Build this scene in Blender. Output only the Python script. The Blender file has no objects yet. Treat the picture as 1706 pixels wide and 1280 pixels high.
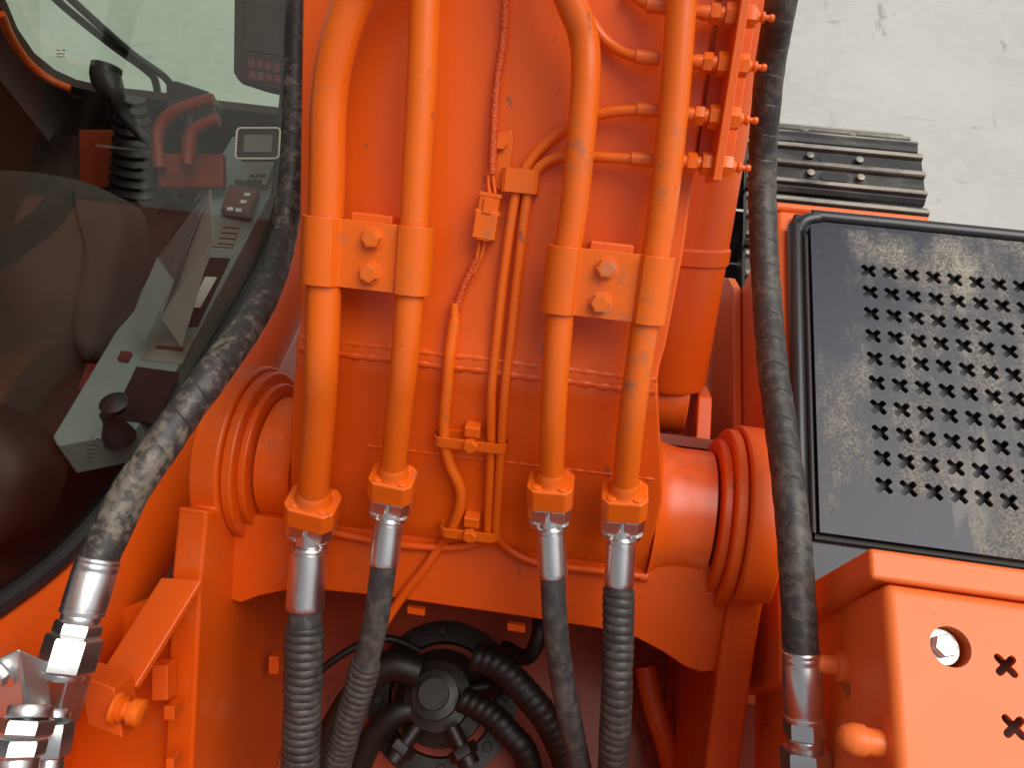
import bpy, math, random
from mathutils import Vector as V, Matrix
random.seed(7)
sc = bpy.context.scene
COL = sc.collection
R = math.radians
# ------------------------------------------------------------------ camera
F = 1232.0; CX, CY = 853.0, 640.0
CAMZ = 2.9
cX = V((0.989, 0.123, -0.088)).normalized()            # world axes seen in camera space (right, down, forward)
cY = V((0.143, -0.891, 0.431)); cY = (cY - cX*cY.dot(cX)).normalized()
cZ = cX.cross(cY)
CAM = V((0, 0, CAMZ))
def c2w(v): return V((v.dot(cX), v.dot(cY), v.dot(cZ)))
right, down, fwd = c2w(V((1,0,0))), c2w(V((0,1,0))), c2w(V((0,0,1)))
cam_d = bpy.data.cameras.new('camera'); cam = bpy.data.objects.new('camera', cam_d); COL.objects.link(cam)
m = Matrix.Identity(4)
for i in range(3):
    m[i][0] = right[i]; m[i][1] = -down[i]; m[i][2] = -fwd[i]; m[i][3] = CAM[i]
cam.matrix_world = m
cam_d.sensor_width = 36; cam_d.lens = 36*F/1706; cam_d.clip_start = .02; cam_d.clip_end = 600
sc.camera = cam
# ------------------------------------------------------------------ world, sun, exposure
w = bpy.data.worlds.new('World'); sc.world = w; w.use_nodes = True
nt = w.node_tree; bg = nt.nodes['Background']
sky = nt.nodes.new('ShaderNodeTexSky'); sky.sky_type = 'NISHITA'; sky.sun_disc = False
SUN_EL, SUN_AZ = R(62), R(72)
sky.sun_elevation = SUN_EL; sky.sun_rotation = SUN_AZ; sky.air_density = 1.0; sky.dust_density = 4.0; sky.ozone_density = .6
hs = nt.nodes.new('ShaderNodeHueSaturation'); hs.inputs['Saturation'].default_value = .22
nt.links.new(sky.outputs[0], hs.inputs['Color']); nt.links.new(hs.outputs[0], bg.inputs['Color'])
bg.inputs['Strength'].default_value = .105
sd = bpy.data.lights.new('sun', 'SUN'); sd.energy = 2.1; sd.angle = R(50); sd.color = (1, .96, .9)
so = bpy.data.objects.new('sun', sd); COL.objects.link(so)
sdir = V((math.sin(SUN_AZ)*math.cos(SUN_EL), math.cos(SUN_AZ)*math.cos(SUN_EL), math.sin(SUN_EL)))
so.rotation_euler = (-sdir).to_track_quat('-Z', 'Y').to_euler()
sc.view_settings.view_transform = 'Standard'; sc.view_settings.look = 'None'
sc.view_settings.exposure = 0.0; sc.view_settings.gamma = 1
sc.cycles.max_bounces = 8; sc.cycles.transparent_max_bounces = 12

# ------------------------------------------------------------------ pixel -> world helpers (each lands on a real plane of the machine)
def ray(px, py): return right*((px-CX)/F) + down*((py-CY)/F) + fwd
def Pd(px, py, d): return CAM + ray(px, py)*d
def Pp(px, py, pt, n):
    r = ray(px, py); return CAM + r*((pt-CAM).dot(n)/r.dot(n))
def PX(px, py, x): return Pp(px, py, V((x,0,0)), V((1,0,0)))
def PY(px, py, y): return Pp(px, py, V((0,y,0)), V((0,1,0)))
def PZ(px, py, z): return Pp(px, py, V((0,0,z)), V((0,0,1)))
def w2p(p):
    q = p-CAM; d = q.dot(fwd); return (CX+F*q.dot(right)/d, CY+F*q.dot(down)/d, d)
XA, YA, ZA = V((1,0,0)), V((0,1,0)), V((0,0,1))
BE = R(39)
U = V((0, math.cos(BE), math.sin(BE))); N = V((0, -math.sin(BE), math.cos(BE)))
B0 = Pd(853, 640, 1.02)                                   # a point of the boom's top plate
def PB(px, py, h=0.): return Pp(px, py, B0+N*h, N)
def un(p): q = p-B0; return q.dot(U), q.dot(N)
def BW(x, u, n): p = B0+U*u+N*n; return V((x, p.y, p.z))
UW = un(PB(800, 612))[0]; TA = R(18); TL = .30; RB = .115
NF = -U*math.sin(TA)+N*math.cos(TA); DF = -U*math.cos(TA)-N*math.sin(TA)
W0 = B0+U*UW
T0 = W0+DF*TL; PC = T0-NF*RB                              # pivot axis passes through PC along X
def PF(px, py, h=0.): return Pp(px, py, W0+NF*h, NF)      # foot plane
def PS(px, py, h=0.):
    p = PB(px, py, h)
    return p if un(p)[0] > UW - h*math.tan(TA/2) else PF(px, py, h)

# ------------------------------------------------------------------ mesh builder
def catmull(pts, n=8):
    if len(pts) < 3: return [p.copy() for p in pts]
    out = []
    P = [pts[0]*2-pts[1]] + list(pts) + [pts[-1]*2-pts[-2]]
    for i in range(1, len(P)-2):
        a, b, c, d = P[i-1], P[i], P[i+1], P[i+2]
        for k in range(n):
            t = k/n
            out.append(.5*((2*b)+(c-a)*t+(2*a-5*b+4*c-d)*t*t+(3*b-a-3*c+d)*t**3))
    out.append(pts[-1].copy()); return out
def resample(pts, step):
    L = [0]
    for a, b in zip(pts, pts[1:]): L.append(L[-1]+(b-a).length)
    n = max(2, int(L[-1]/step)+1); out = []; j = 0
    for i in range(n+1):
        s = L[-1]*i/n
        while j < len(pts)-2 and L[j+1] < s: j += 1
        t = 0 if L[j+1] == L[j] else (s-L[j])/(L[j+1]-L[j])
        out.append(pts[j].lerp(pts[j+1], min(1, t)))
    return out
class MB:
    def __init__(s): s.v = []; s.f = []; s.uv = {}
    def tube(s, pts, r, seg=20, caps=True, mod=None):
        n = len(pts); T = []
        for i in range(n):
            T.append((pts[min(i+1, n-1)]-pts[max(i-1, 0)]).normalized())
        ref = XA if abs(T[0].dot(XA)) < .9 else ZA
        a = (ref-T[0]*ref.dot(T[0])).normalized()
        base = len(s.v); L = 0
        Ls = []
        for i in range(n):
            if i: L += (pts[i]-pts[i-1]).length
            Ls.append(L)
            a = (a-T[i]*a.dot(T[i])).normalized(); b = T[i].cross(a)
            rr = r(L, i) if callable(r) else (r[i] if isinstance(r, (list, tuple)) else r)
            for k in range(seg):
                th = 2*math.pi*k/seg
                q = rr*(mod(L, th) if mod else 1)
                s.v.append(pts[i]+a*(q*math.cos(th))+b*(q*math.sin(th)))
        for i in range(n-1):
            for k in range(seg):
                k2 = (k+1) % seg
                s.uv[len(s.f)] = [(k/seg, Ls[i]), ((k+1)/seg, Ls[i]), ((k+1)/seg, Ls[i+1]), (k/seg, Ls[i+1])]
                s.f.append((base+i*seg+k, base+i*seg+k2, base+(i+1)*seg+k2, base+(i+1)*seg+k))
        if caps:
            s.f.append(tuple(base+k for k in reversed(range(seg))))
            s.f.append(tuple(base+(n-1)*seg+k for k in range(seg)))
        return s
    def lathe(s, o, ax, prof, seg=28, caps=True, phase=0., ref=None, sx=1., sy=1.):
        ax = ax.normalized(); ref = ref or (XA if abs(ax.dot(XA)) < .9 else ZA)
        a = (ref-ax*ref.dot(ax)).normalized(); b = ax.cross(a); base = len(s.v); n = len(prof)
        for t, r in prof:
            for k in range(seg):
                th = 2*math.pi*k/seg+phase
                s.v.append(o+ax*t+a*(r*sx*math.cos(th))+b*(r*sy*math.sin(th)))
        for i in range(n-1):
            for k in range(seg):
                k2 = (k+1) % seg
                s.uv[len(s.f)] = [(k/seg, prof[i][0]), ((k+1)/seg, prof[i][0]), ((k+1)/seg, prof[i+1][0]), (k/seg, prof[i+1][0])]
                s.f.append((base+i*seg+k, base+i*seg+k2, base+(i+1)*seg+k2, base+(i+1)*seg+k))
        if caps:
            s.f.append(tuple(base+k for k in reversed(range(seg))))
            s.f.append(tuple(base+(n-1)*seg+k for k in range(seg)))
        return s
    def hexa(s, o, ax, r, h, ch=.0, phase=0.):
        ch = ch or h*.12
        ax = ax.normalized(); s.lathe(o, ax, [(0, r*.94), (ch, r), (h-ch, r), (h, r*.9)], 6, True, phase); return s
    def hexc(s, o, ax, r, h, off=0.):
        ax = ax.normalized(); ref = XA if abs(ax.dot(XA)) < .9 else ZA
        a = (ref-ax*ref.dot(ax)).normalized(); b = ax.cross(a); v = CAM-o
        return s.hexa(o, ax, r, h, .003, math.atan2(v.dot(b), v.dot(a))-R(30)+off)
    def prism(s, pts, vec):
        n = len(pts); b = len(s.v); s.v += [p.copy() for p in pts]+[p+vec for p in pts]
        s.f.append(tuple(range(b, b+n))[::-1]); s.f.append(tuple(range(b+n, b+2*n)))
        for i in range(n):
            j = (i+1) % n; s.f.append((b+i, b+j, b+n+j, b+n+i))
        return s
    def para(s, o, a, b, c): return s.prism([o, o+a, o+a+b, o+b], c)
    def box(s, lo, hi):
        lo, hi = V(lo), V(hi); d = hi-lo
        return s.para(lo, V((d.x,0,0)), V((0,d.y,0)), V((0,0,d.z)))
    def grid(s, rows, closed=False):
        b = len(s.v); n = len(rows[0])
        for r_ in rows: s.v += [p.copy() for p in r_]
        for i in range(len(rows)-1):
            for k in range(n-1):
                s.f.append((b+i*n+k, b+i*n+k+1, b+(i+1)*n+k+1, b+(i+1)*n+k))
        return s
    def build(s, name, mat, parent=None, bevel=0., seg=2, angle=35, stuff=False, flipfix=True, hard=True):
        me = bpy.data.meshes.new(name)
        off = V((0,0,0)); p = parent
        while p is not None:
            off += p.location; p = p.parent
        me.from_pydata([tuple(x-off) for x in s.v], [], s.f)
        uvl = me.uv_layers.new(name='UVMap')
        for fi, uvs in s.uv.items():
            po = me.polygons[fi]
            for li, uv in zip(po.loop_indices, uvs): uvl.data[li].uv = uv
        if flipfix:
            import bmesh
            bm = bmesh.new(); bm.from_mesh(me); bmesh.ops.recalc_face_normals(bm, faces=bm.faces); bm.to_mesh(me); bm.free()
        me.polygons.foreach_set('use_smooth', [True]*len(me.polygons))
        me.set_sharp_from_angle(angle=R(angle))
        me.materials.append(mat)
        o = bpy.data.objects.new(name, me); COL.objects.link(o)
        if parent is not None: o.parent = parent
        if bevel:
            b = o.modifiers.new('bevel', 'BEVEL'); b.width = bevel; b.segments = seg; b.limit_method = 'ANGLE'; b.angle_limit = R(40)
            b.harden_normals = hard
        if stuff: o['kind'] = 'stuff'
        return o
def tag(o, label, cat, group=None):
    o['label'] = label; o['category'] = cat
    if group: o['group'] = group
    return o
def thing(name, label, cat, loc=(0,0,0), group=None):
    o = bpy.data.objects.new(name, None); COL.objects.link(o); o.location = loc; o.empty_display_size = .05
    return tag(o, label, cat, group)
def arc(c, r, a0, a1, n, e1, e2): return [c+e1*(r*math.cos(a0+(a1-a0)*i/n))+e2*(r*math.sin(a0+(a1-a0)*i/n)) for i in range(n+1)]

# ------------------------------------------------------------------ materials
def newmat(name):
    mt = bpy.data.materials.new(name); mt.use_nodes = True
    return mt, mt.node_tree, mt.node_tree.nodes['Principled BSDF']
def node(nt, t, **kw):
    n = nt.nodes.new(t)
    for k, v in kw.items():
        if k in n.inputs: n.inputs[k].default_value = v
        else: setattr(n, k, v)
    return n
def ramp(nt, src, p0, p1, c0=(0,0,0,1), c1=(1,1,1,1)):
    r_ = nt.nodes.new('ShaderNodeMapRange'); r_.interpolation_type = 'SMOOTHSTEP'
    r_.inputs[1].default_value = p0; r_.inputs[2].default_value = p1
    nt.links.new(src, r_.inputs[0]); return r_.outputs[0]
def mixc(nt, fac, a, b):
    n = nt.nodes.new('ShaderNodeMix'); n.data_type = 'RGBA'
    for s, val in ((n.inputs[0], fac), (n.inputs[6], a), (n.inputs[7], b)):
        if isinstance(val, (tuple, float, int)): s.default_value = val
        else: nt.links.new(val, s)
    return n.outputs[2]
def noise(nt, scale, detail=4, rough=.55, vec=None, stretch=None):
    n = node(nt, 'ShaderNodeTexNoise', Scale=scale, Detail=detail, Roughness=rough)
    if vec is None: vec = nt.nodes.new('ShaderNodeTexCoord').outputs['Object']
    if stretch:
        mp = nt.nodes.new('ShaderNodeMapping'); mp.inputs['Scale'].default_value = stretch
        nt.links.new(vec, mp.inputs[0]); vec = mp.outputs[0]
    nt.links.new(vec, n.inputs['Vector']); return n.outputs['Fac']
def bump(nt, b, h, strength, dist=.001):
    bn = node(nt, 'ShaderNodeBump', Strength=strength, Distance=dist)
    nt.links.new(h, bn.inputs['Height']); nt.links.new(bn.outputs[0], b.inputs['Normal'])
def paint(name, col, rough=.40, dirt=.35, peel=.12, coat=.12, dcol=(.12,.07,.04,1), spec=.3):
    mt, nt, b = newmat(name); b.inputs['Specular IOR Level'].default_value = spec
    n1 = noise(nt, 7, 5); n2 = noise(nt, 45, 6, .65); n3 = noise(nt, 1.7, 3)
    var = mixc(nt, ramp(nt, n3, .35, .65), (col[0]*.93, col[1]*.86, col[2]*.8, 1), (min(1,col[0]*1.05), col[1]*1.1, col[2]*1.1, 1))
    mm = nt.nodes.new('ShaderNodeMath'); mm.operation = 'MULTIPLY'
    nt.links.new(ramp(nt, n1, .50, .72), mm.inputs[0]); nt.links.new(ramp(nt, n2, .45, .7), mm.inputs[1])
    m2 = nt.nodes.new('ShaderNodeMath'); m2.operation = 'MULTIPLY'; m2.inputs[1].default_value = dirt
    nt.links.new(mm.outputs[0], m2.inputs[0])
    ch = noise(nt, 38, 5, .6, stretch=(1, .5, .5)); c1_ = mixc(nt, m2.outputs[0], var, dcol)
    cm = nt.nodes.new('ShaderNodeMath'); cm.operation = 'MULTIPLY'; nt.links.new(ramp(nt, ch, .68, .72), cm.inputs[0]); cm.inputs[1].default_value = .65
    lt = noise(nt, 4, 6, .7); lm = nt.nodes.new('ShaderNodeMath'); lm.operation = 'MULTIPLY'; nt.links.new(ramp(nt, lt, .58, .75), lm.inputs[0]); lm.inputs[1].default_value = .18
    c1_ = mixc(nt, lm.outputs[0], c1_, (.55,.27,.15,1))
    nt.links.new(mixc(nt, cm.outputs[0], c1_, (.16,.085,.05,1)), b.inputs['Base Color'])
    rr = nt.nodes.new('ShaderNodeMapRange'); rr.inputs[3].default_value = rough*.8; rr.inputs[4].default_value = rough*1.35
    nt.links.new(n1, rr.inputs[0]); nt.links.new(rr.outputs[0], b.inputs['Roughness'])
    b.inputs['Coat Weight'].default_value = coat; b.inputs['Coat Roughness'].default_value = .24
    bump(nt, b, noise(nt, 60, 3), peel, .002)
    return mt
def plain(name, col, rough=.5, metal=0., bmp=0., bscale=200, var=.15):
    mt, nt, b = newmat(name)
    n = noise(nt, 18, 5)
    nt.links.new(mixc(nt, n, tuple(c*(1-var) for c in col)+(1,), tuple(min(1, c*(1+var)) for c in col)+(1,)), b.inputs['Base Color'])
    b.inputs['Roughness'].default_value = rough; b.inputs['Metallic'].default_value = metal
    if bmp: bump(nt, b, noise(nt, bscale, 3), bmp, .001)
    return mt
M = {}
M['orange'] = paint('frame_paint', (.68, .086, .003), coat=.2)
M['bolt'] = paint('bolt_paint', (.76, .14, .012), rough=.4, dirt=1.0, dcol=(.30,.24,.18,1))
M['boom'] = paint('boom_paint', (.78, .108, .005), rough=.35, coat=.42, peel=.2)
M['pipe'] = paint('pipe_paint', (.80, .135, .006), rough=.33, dirt=.75, coat=.35, dcol=(.2,.13,.08,1))
M['plated'] = paint('step_paint', (.90, .185, .035), rough=.45, dirt=.25, coat=.2)
M['inner'] = paint('shaded_frame_paint', (.20, .020, .003), rough=.5, dirt=.85, coat=.1, dcol=(.05,.03,.02,1))  # frame orange darkened to paint in recess shade, plus heavy grime
def zinc():
    mt, nt, b = newmat('zinc_plated_steel')
    n = noise(nt, 30, 5, .6, stretch=(1, 1, .25)); n2 = noise(nt, 8, 3)
    nt.links.new(mixc(nt, n2, (.58,.575,.565,1), (.82,.815,.80,1)), b.inputs['Base Color'])
    b.inputs['Metallic'].default_value = 1
    rr = nt.nodes.new('ShaderNodeMapRange'); rr.inputs[3].default_value = .2; rr.inputs[4].default_value = .45
    nt.links.new(n, rr.inputs[0]); nt.links.new(rr.outputs[0], b.inputs['Roughness'])
    bump(nt, b, noise(nt, 120, 3), .12, .001); return mt
M['zinc'] = zinc()
def hose(name, dust=.6, wrap=True, base=(.024,.021,.020)):
    mt, nt, b = newmat(name)
    uv = nt.nodes.new('ShaderNodeTexCoord').outputs['UV']
    n1 = noise(nt, 9, 6, .65); n2 = noise(nt, 70, 5, .7); n3 = noise(nt, 25, 4, .6)
    a = nt.nodes.new('ShaderNodeMath'); a.operation = 'MULTIPLY_ADD'; a.inputs[1].default_value = .75
    nt.links.new(n1, a.inputs[0]); nt.links.new(n2, a.inputs[2])
    f = ramp(nt, a.outputs[0], .80, 1.08)
    mm = nt.nodes.new('ShaderNodeMath'); mm.operation = 'MULTIPLY'; mm.inputs[1].default_value = dust
    nt.links.new(f, mm.inputs[0])
    c = mixc(nt, n3, tuple(x*.7 for x in base)+(1,), tuple(x*1.9 for x in base)+(1,))
    nt.links.new(mixc(nt, mm.outputs[0], c, (.22,.185,.14,1)), b.inputs['Base Color'])
    b.inputs['Roughness'].default_value = .5
    if wrap:
        sep = nt.nodes.new('ShaderNodeSeparateXYZ'); nt.links.new(uv, sep.inputs[0])
        m1 = nt.nodes.new('ShaderNodeMath'); m1.operation = 'MULTIPLY_ADD'; m1.inputs[1].default_value = 22.
        nt.links.new(sep.outputs[1], m1.inputs[0]); nt.links.new(sep.outputs[0], m1.inputs[2])
        m3 = nt.nodes.new('ShaderNodeMath'); m3.operation = 'FRACT'; nt.links.new(m1.outputs[0], m3.inputs[0])
        ed = ramp(nt, m3.outputs[0], .0, .08)
        ad = nt.nodes.new('ShaderNodeMath'); ad.operation = 'MULTIPLY_ADD'; ad.inputs[1].default_value = .4
        nt.links.new(n2, ad.inputs[0]); nt.links.new(ed, ad.inputs[2])
        bump(nt, b, ad.outputs[0], .8, .0018)
    else: bump(nt, b, n2, .3, .0008)
    return mt
M['hose'] = hose('wrapped_rubber', .38)
M['hose_dirty'] = hose('wrapped_rubber_muddy', .75)
M['hose_plain'] = hose('smooth_rubber', .3, False, (.028,.027,.027))
M['guard'] = hose('spiral_guard_plastic', .22, False, (.03,.027,.026))
M['alu'] = plain('satin_metal', (.60,.585,.57), .4, .9)
M['black'] = plain('black_rubber', (.012,.012,.012), .5)
M['dark'] = plain('shaded_grime', (.014,.008,.005), .42, bmp=.5, bscale=60, var=.6)  # oily brown grime, base darkened further in place of dim bay light
def blackplate():
    mt, nt, b = newmat('black_step_paint')
    n1 = noise(nt, 5, 6, .6); n2 = noise(nt, 60, 6, .75); n3 = noise(nt, 14, 5, .6, stretch=(1,.35,1)); n4 = noise(nt, 260, 2)
    a = nt.nodes.new('ShaderNodeMath'); a.operation = 'MULTIPLY_ADD'; a.inputs[1].default_value = 1.1
    nt.links.new(n1, a.inputs[0])
    a2 = nt.nodes.new('ShaderNodeMath'); a2.operation = 'MULTIPLY_ADD'; a2.inputs[1].default_value = .55
    nt.links.new(n2, a2.inputs[0]); nt.links.new(n3, a2.inputs[2]); nt.links.new(a2.outputs[0], a.inputs[2])
    oc_ = nt.nodes.new('ShaderNodeSeparateXYZ'); nt.links.new(nt.nodes.new('ShaderNodeTexCoord').outputs['Object'], oc_.inputs[0])
    wx = ramp(nt, oc_.outputs[0], -.36, -.16)
    wm = nt.nodes.new('ShaderNodeMath'); wm.operation = 'MULTIPLY_ADD'; wm.inputs[1].default_value = .24; nt.links.new(wx, wm.inputs[0]); nt.links.new(a.outputs[0], wm.inputs[2])
    f = ramp(nt, wm.outputs[0], 1.42, 1.86)
    mm = nt.nodes.new('ShaderNodeMath'); mm.operation = 'MULTIPLY'; mm.inputs[1].default_value = .62
    nt.links.new(f, mm.inputs[0])
    sp_ = noise(nt, 220, 3, .7); dm = nt.nodes.new('ShaderNodeMath'); dm.operation = 'MULTIPLY'
    nt.links.new(mm.outputs[0], dm.inputs[0]); nt.links.new(ramp(nt, sp_, .36, .62), dm.inputs[1])
    haze_ = nt.nodes.new('ShaderNodeMath'); haze_.operation = 'MULTIPLY_ADD'; haze_.inputs[1].default_value = .22
    nt.links.new(f, haze_.inputs[0]); nt.links.new(dm.outputs[0], haze_.inputs[2])
    sc1 = noise(nt, 16, 4, .6, stretch=(1,.22,1)); sm = nt.nodes.new('ShaderNodeMath'); sm.operation = 'MULTIPLY_ADD'; sm.inputs[1].default_value = .22
    nt.links.new(ramp(nt, sc1, .62, .70), sm.inputs[0]); nt.links.new(haze_.outputs[0], sm.inputs[2])
    nt.links.new(mixc(nt, sm.outputs[0], (.017,.020,.034,1), (.36,.335,.27,1)), b.inputs['Base Color'])
    rr = nt.nodes.new('ShaderNodeMapRange'); rr.inputs[3].default_value = .36; rr.inputs[4].default_value = .75
    nt.links.new(f, rr.inputs[0]); nt.links.new(rr.outputs[0], b.inputs['Roughness'])
    b.inputs['Specular IOR Level'].default_value = .4
    bump(nt, b, n2, .12, .001); return mt
M['plate'] = blackplate()
M['lip'] = plain('black_gloss_edge', (.02,.019,.02), .3, bmp=.1)
def trackmat():
    mt, nt, b = newmat('worn_track_steel')
    n1 = noise(nt, 12, 6, .65, stretch=(.3,1,1)); n2 = noise(nt, 60, 4)
    c = mixc(nt, ramp(nt, n1, .45, .75), (.030,.029,.028,1), (.13,.115,.095,1))
    sz = nt.nodes.new('ShaderNodeSeparateXYZ'); nt.links.new(nt.nodes.new('ShaderNodeTexCoord').outputs['Object'], sz.inputs[0])
    q = nt.nodes.new('ShaderNodeMath'); q.operation = 'MULTIPLY'; nt.links.new(ramp(nt, sz.outputs[2], .009, .013), q.inputs[0]); nt.links.new(ramp(nt, n1, .3, .6), q.inputs[1])
    c = mixc(nt, q.outputs[0], c, (.34,.31,.26,1))
    nt.links.new(c, b.inputs['Base Color']); b.inputs['Roughness'].default_value = .5; b.inputs['Metallic'].default_value = .35
    bump(nt, b, n2, .3, .003); return mt
M['track'] = trackmat()
def groundmat():
    mt, nt, b = newmat('pale_concrete')
    n1 = noise(nt, .9, 6, .6); n2 = noise(nt, 14, 5, .65)
    s1 = noise(nt, 5, 5, .7, stretch=(1, .33, 1)); s2 = noise(nt, 7, 4, .75, stretch=(.4, 1.2, 1)); msk = noise(nt, .8, 2)
    c = mixc(nt, ramp(nt, n1, .35, .7), (.44,.425,.395,1), (.53,.515,.485,1))
    c = mixc(nt, ramp(nt, n2, .3, .8), c, (.52,.50,.465,1))
    def mul(a, k):
        q = nt.nodes.new('ShaderNodeMath'); q.operation = 'MULTIPLY'; nt.links.new(a, q.inputs[0])
        if isinstance(k, float): q.inputs[1].default_value = k
        else: nt.links.new(k, q.inputs[1])
        return q.outputs[0]
    c = mixc(nt, mul(mul(ramp(nt, s1, .60, .70), ramp(nt, msk, .35, .55)), .6), c, (.2,.19,.17,1))
    c = mixc(nt, mul(ramp(nt, s2, .60, .70), .5), c, (.24,.23,.2,1))
    nt.links.new(c, b.inputs['Base Color']); b.inputs['Roughness'].default_value = .85
    bump(nt, b, n2, .2, .01); return mt
M['ground'] = groundmat()
def glassmat(name, tint, k=1.0):
    mt = bpy.data.materials.new(name); mt.use_nodes = True; nt = mt.node_tree; nt.nodes.clear()
    out = nt.nodes.new('ShaderNodeOutputMaterial'); mx = nt.nodes.new('ShaderNodeMixShader')
    tr = nt.nodes.new('ShaderNodeBsdfTransparent'); tr.inputs[0].default_value = tint+(1,)
    gl = nt.nodes.new('ShaderNodeBsdfGlossy'); gl.inputs['Roughness'].default_value = .03; gl.inputs[0].default_value = (.9,.9,.9,1)
    fr = node(nt, 'ShaderNodeFresnel', IOR=1.45)
    q = nt.nodes.new('ShaderNodeMath'); q.operation = 'MULTIPLY'; q.inputs[1].default_value = k
    nt.links.new(fr.outputs[0], q.inputs[0]); nt.links.new(q.outputs[0], mx.inputs[0])
    nt.links.new(tr.outputs[0], mx.inputs[1]); nt.links.new(gl.outputs[0], mx.inputs[2]); nt.links.new(mx.outputs[0], out.inputs[0]); return mt
M['glass'] = glassmat('clear_tinted_glass', (.93,.945,.92), .085)
M['glass_green'] = glassmat('green_tinted_glass', (.86,.955,.885), .25)
def fabric():
    mt, nt, b = newmat('seat_fabric')
    n1 = noise(nt, 6, 4); n2 = noise(nt, 500, 2)
    nt.links.new(mixc(nt, n1, (.022,.016,.012,1), (.070,.055,.040,1)), b.inputs['Base Color']); b.inputs['Roughness'].default_value = .9
    bump(nt, b, n2, .6, .002); return mt
M['fabric'] = fabric()
M['bayrubber'] = plain('shaded_rubber', (.012,.009,.007), .5, bmp=.3, bscale=80, var=.5)  # hose rubber with the shade of the bay put into its colour
M['trim'] = plain('red_cast_trim', (.034,.011,.007), .65)  # red tint painted in for the orange boom reflected in the window
M['console'] = plain('console_grey', (.19,.23,.21), .5)
M['grey'] = plain('card_grey', (.20,.19,.16), .6)
M['panel'] = plain('dark_panel', (.03,.014,.012), .6); M['panel'].node_tree.nodes['Principled BSDF'].inputs['Specular IOR Level'].default_value = .15
M['lampred'] = plain('red_plastic', (.12,.018,.018), .4)
M['white'] = plain('white_plastic', (.7,.69,.6), .4)
M['screen'] = plain('dim_screen', (.16,.16,.13), .2)
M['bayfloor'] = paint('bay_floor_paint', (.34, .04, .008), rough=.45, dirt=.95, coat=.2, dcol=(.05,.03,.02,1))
exec_parts = []
# ================================================================== SETTING
g = MB(); S_ = 150
g.grid([[V((-S_, -S_, 0)), V((S_, -S_, 0))], [V((-S_, S_, 0)), V((S_, S_, 0))]]).build('ground', M['ground'])['kind'] = 'structure'

# ================================================================== BOOM
boom = thing('boom', 'large orange excavator boom carrying hard pipes and clamps up the middle', 'excavator boom', tuple(PC))
def interp(tab, u):
    if u <= tab[0][0]: return tab[0][1]
    for (a, b), (c, d) in zip(tab, tab[1:]):
        if u <= c: return b+(d-b)*(u-a)/(c-a)
    return tab[-1][1]
def edge(pts):
    t = []
    for px, py in pts:
        p = PS(px, py); t.append(((p-B0).dot(U), p.x))
    return sorted(t)
EL = edge([(503,-200),(503,0),(499,300),(498,470),(500,545),(492,600),(484,680),(483,830)])
ER = edge([(1222,-200),(1195,0),(1154,302),(1139,420),(1109,577),(1095,625),(1098,690),(1102,760),(1104,830)])
us = sorted(set([UW+1.0, UW+.7] + [UW+.01*i for i in range(0, 60, 3)] + [UW+.012, UW+.045, UW+.05]), reverse=True)
st = [(u, (.004*max(0, 1-(u-UW)/.045) if u < UW+.045 else 0)) for u in us]
st = [(u, n, -.42 if u > UW+.3 else -.42+(.42-.30)*(1-(u-UW)/.3)) for u, n in st]
for k in range(1, 9):
    t = k/8; p = W0+DF*(TL*t); u, n = un(p); cu, cn = un(PC)
    st.append((u, n, (1-t)*-.30+t*(cn-RB)))
rows = []
for u, n, nb in st:
    xl, xr = interp(EL, u), interp(ER, u)
    rows.append([BW(xl, u, nb), BW(xl, u, n)] + [BW(xl+(xr-xl)*k/8, u, n) for k in range(1, 8)] + [BW(xr, u, n), BW(xr, u, nb)])
bb = MB(); bb.grid(rows)
bb.f.append(tuple(range(len(rows[0]))))
bb.build('boom_box', M['boom'], boom, bevel=.004)
XL, XR = interp(EL, un(T0)[0]), interp(ER, un(T0)[0])
foot = MB().lathe(V((XL, PC.y, PC.z)), XA, [(0, RB), (XR-XL, RB)], 64); foot.build('foot_barrel', M['boom'], boom, bevel=.003)
xtl, xtr = -.503, .236
bt = MB(); rt = RB*.93
bt.lathe(V((0, PC.y, PC.z)), XA, [(xtl, rt)] + [(XL-.04+.04*math.sin(a*R(15)), rt+.017*(1-math.cos(a*R(15)))) for a in range(7)] + [(XL+.001, .05), (XR-.001, .05)] + [(XR+.05-.05*math.sin(a*R(15)), rt+.017*(1-math.cos(a*R(15)))) for a in range(6,-1,-1)] + [(xtr, rt)], 64)
bt.build('pivot_tube', M['boom'], boom)
# weld beads
WL, WR = interp(EL, UW)+.004, interp(ER, UW)-.004
for off, rr in ((-.004, .0065), (.012, .005)):
    pts = [BW(WL+(WR-WL)*k/60, UW+off+.0006*math.sin(k*.45)+.0005*random.random(), -.0022) for k in range(61)]
    pts = [p+N*(0.0 if off < 0 else .002) for p in pts]
    MB().tube(pts, lambda L, i: rr*(1+.18*math.sin(i*2.1)), 10).build('weld_bead', M['boom'], boom)
pts = [PF(612+480*k/50, 742+.117*(480*k/50), -.0022) for k in range(51)]
MB().tube(pts, lambda L, i: .0034*(1+.3*math.sin(i*2.6)), 8).build('weld_bead', M['boom'], boom)

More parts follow.
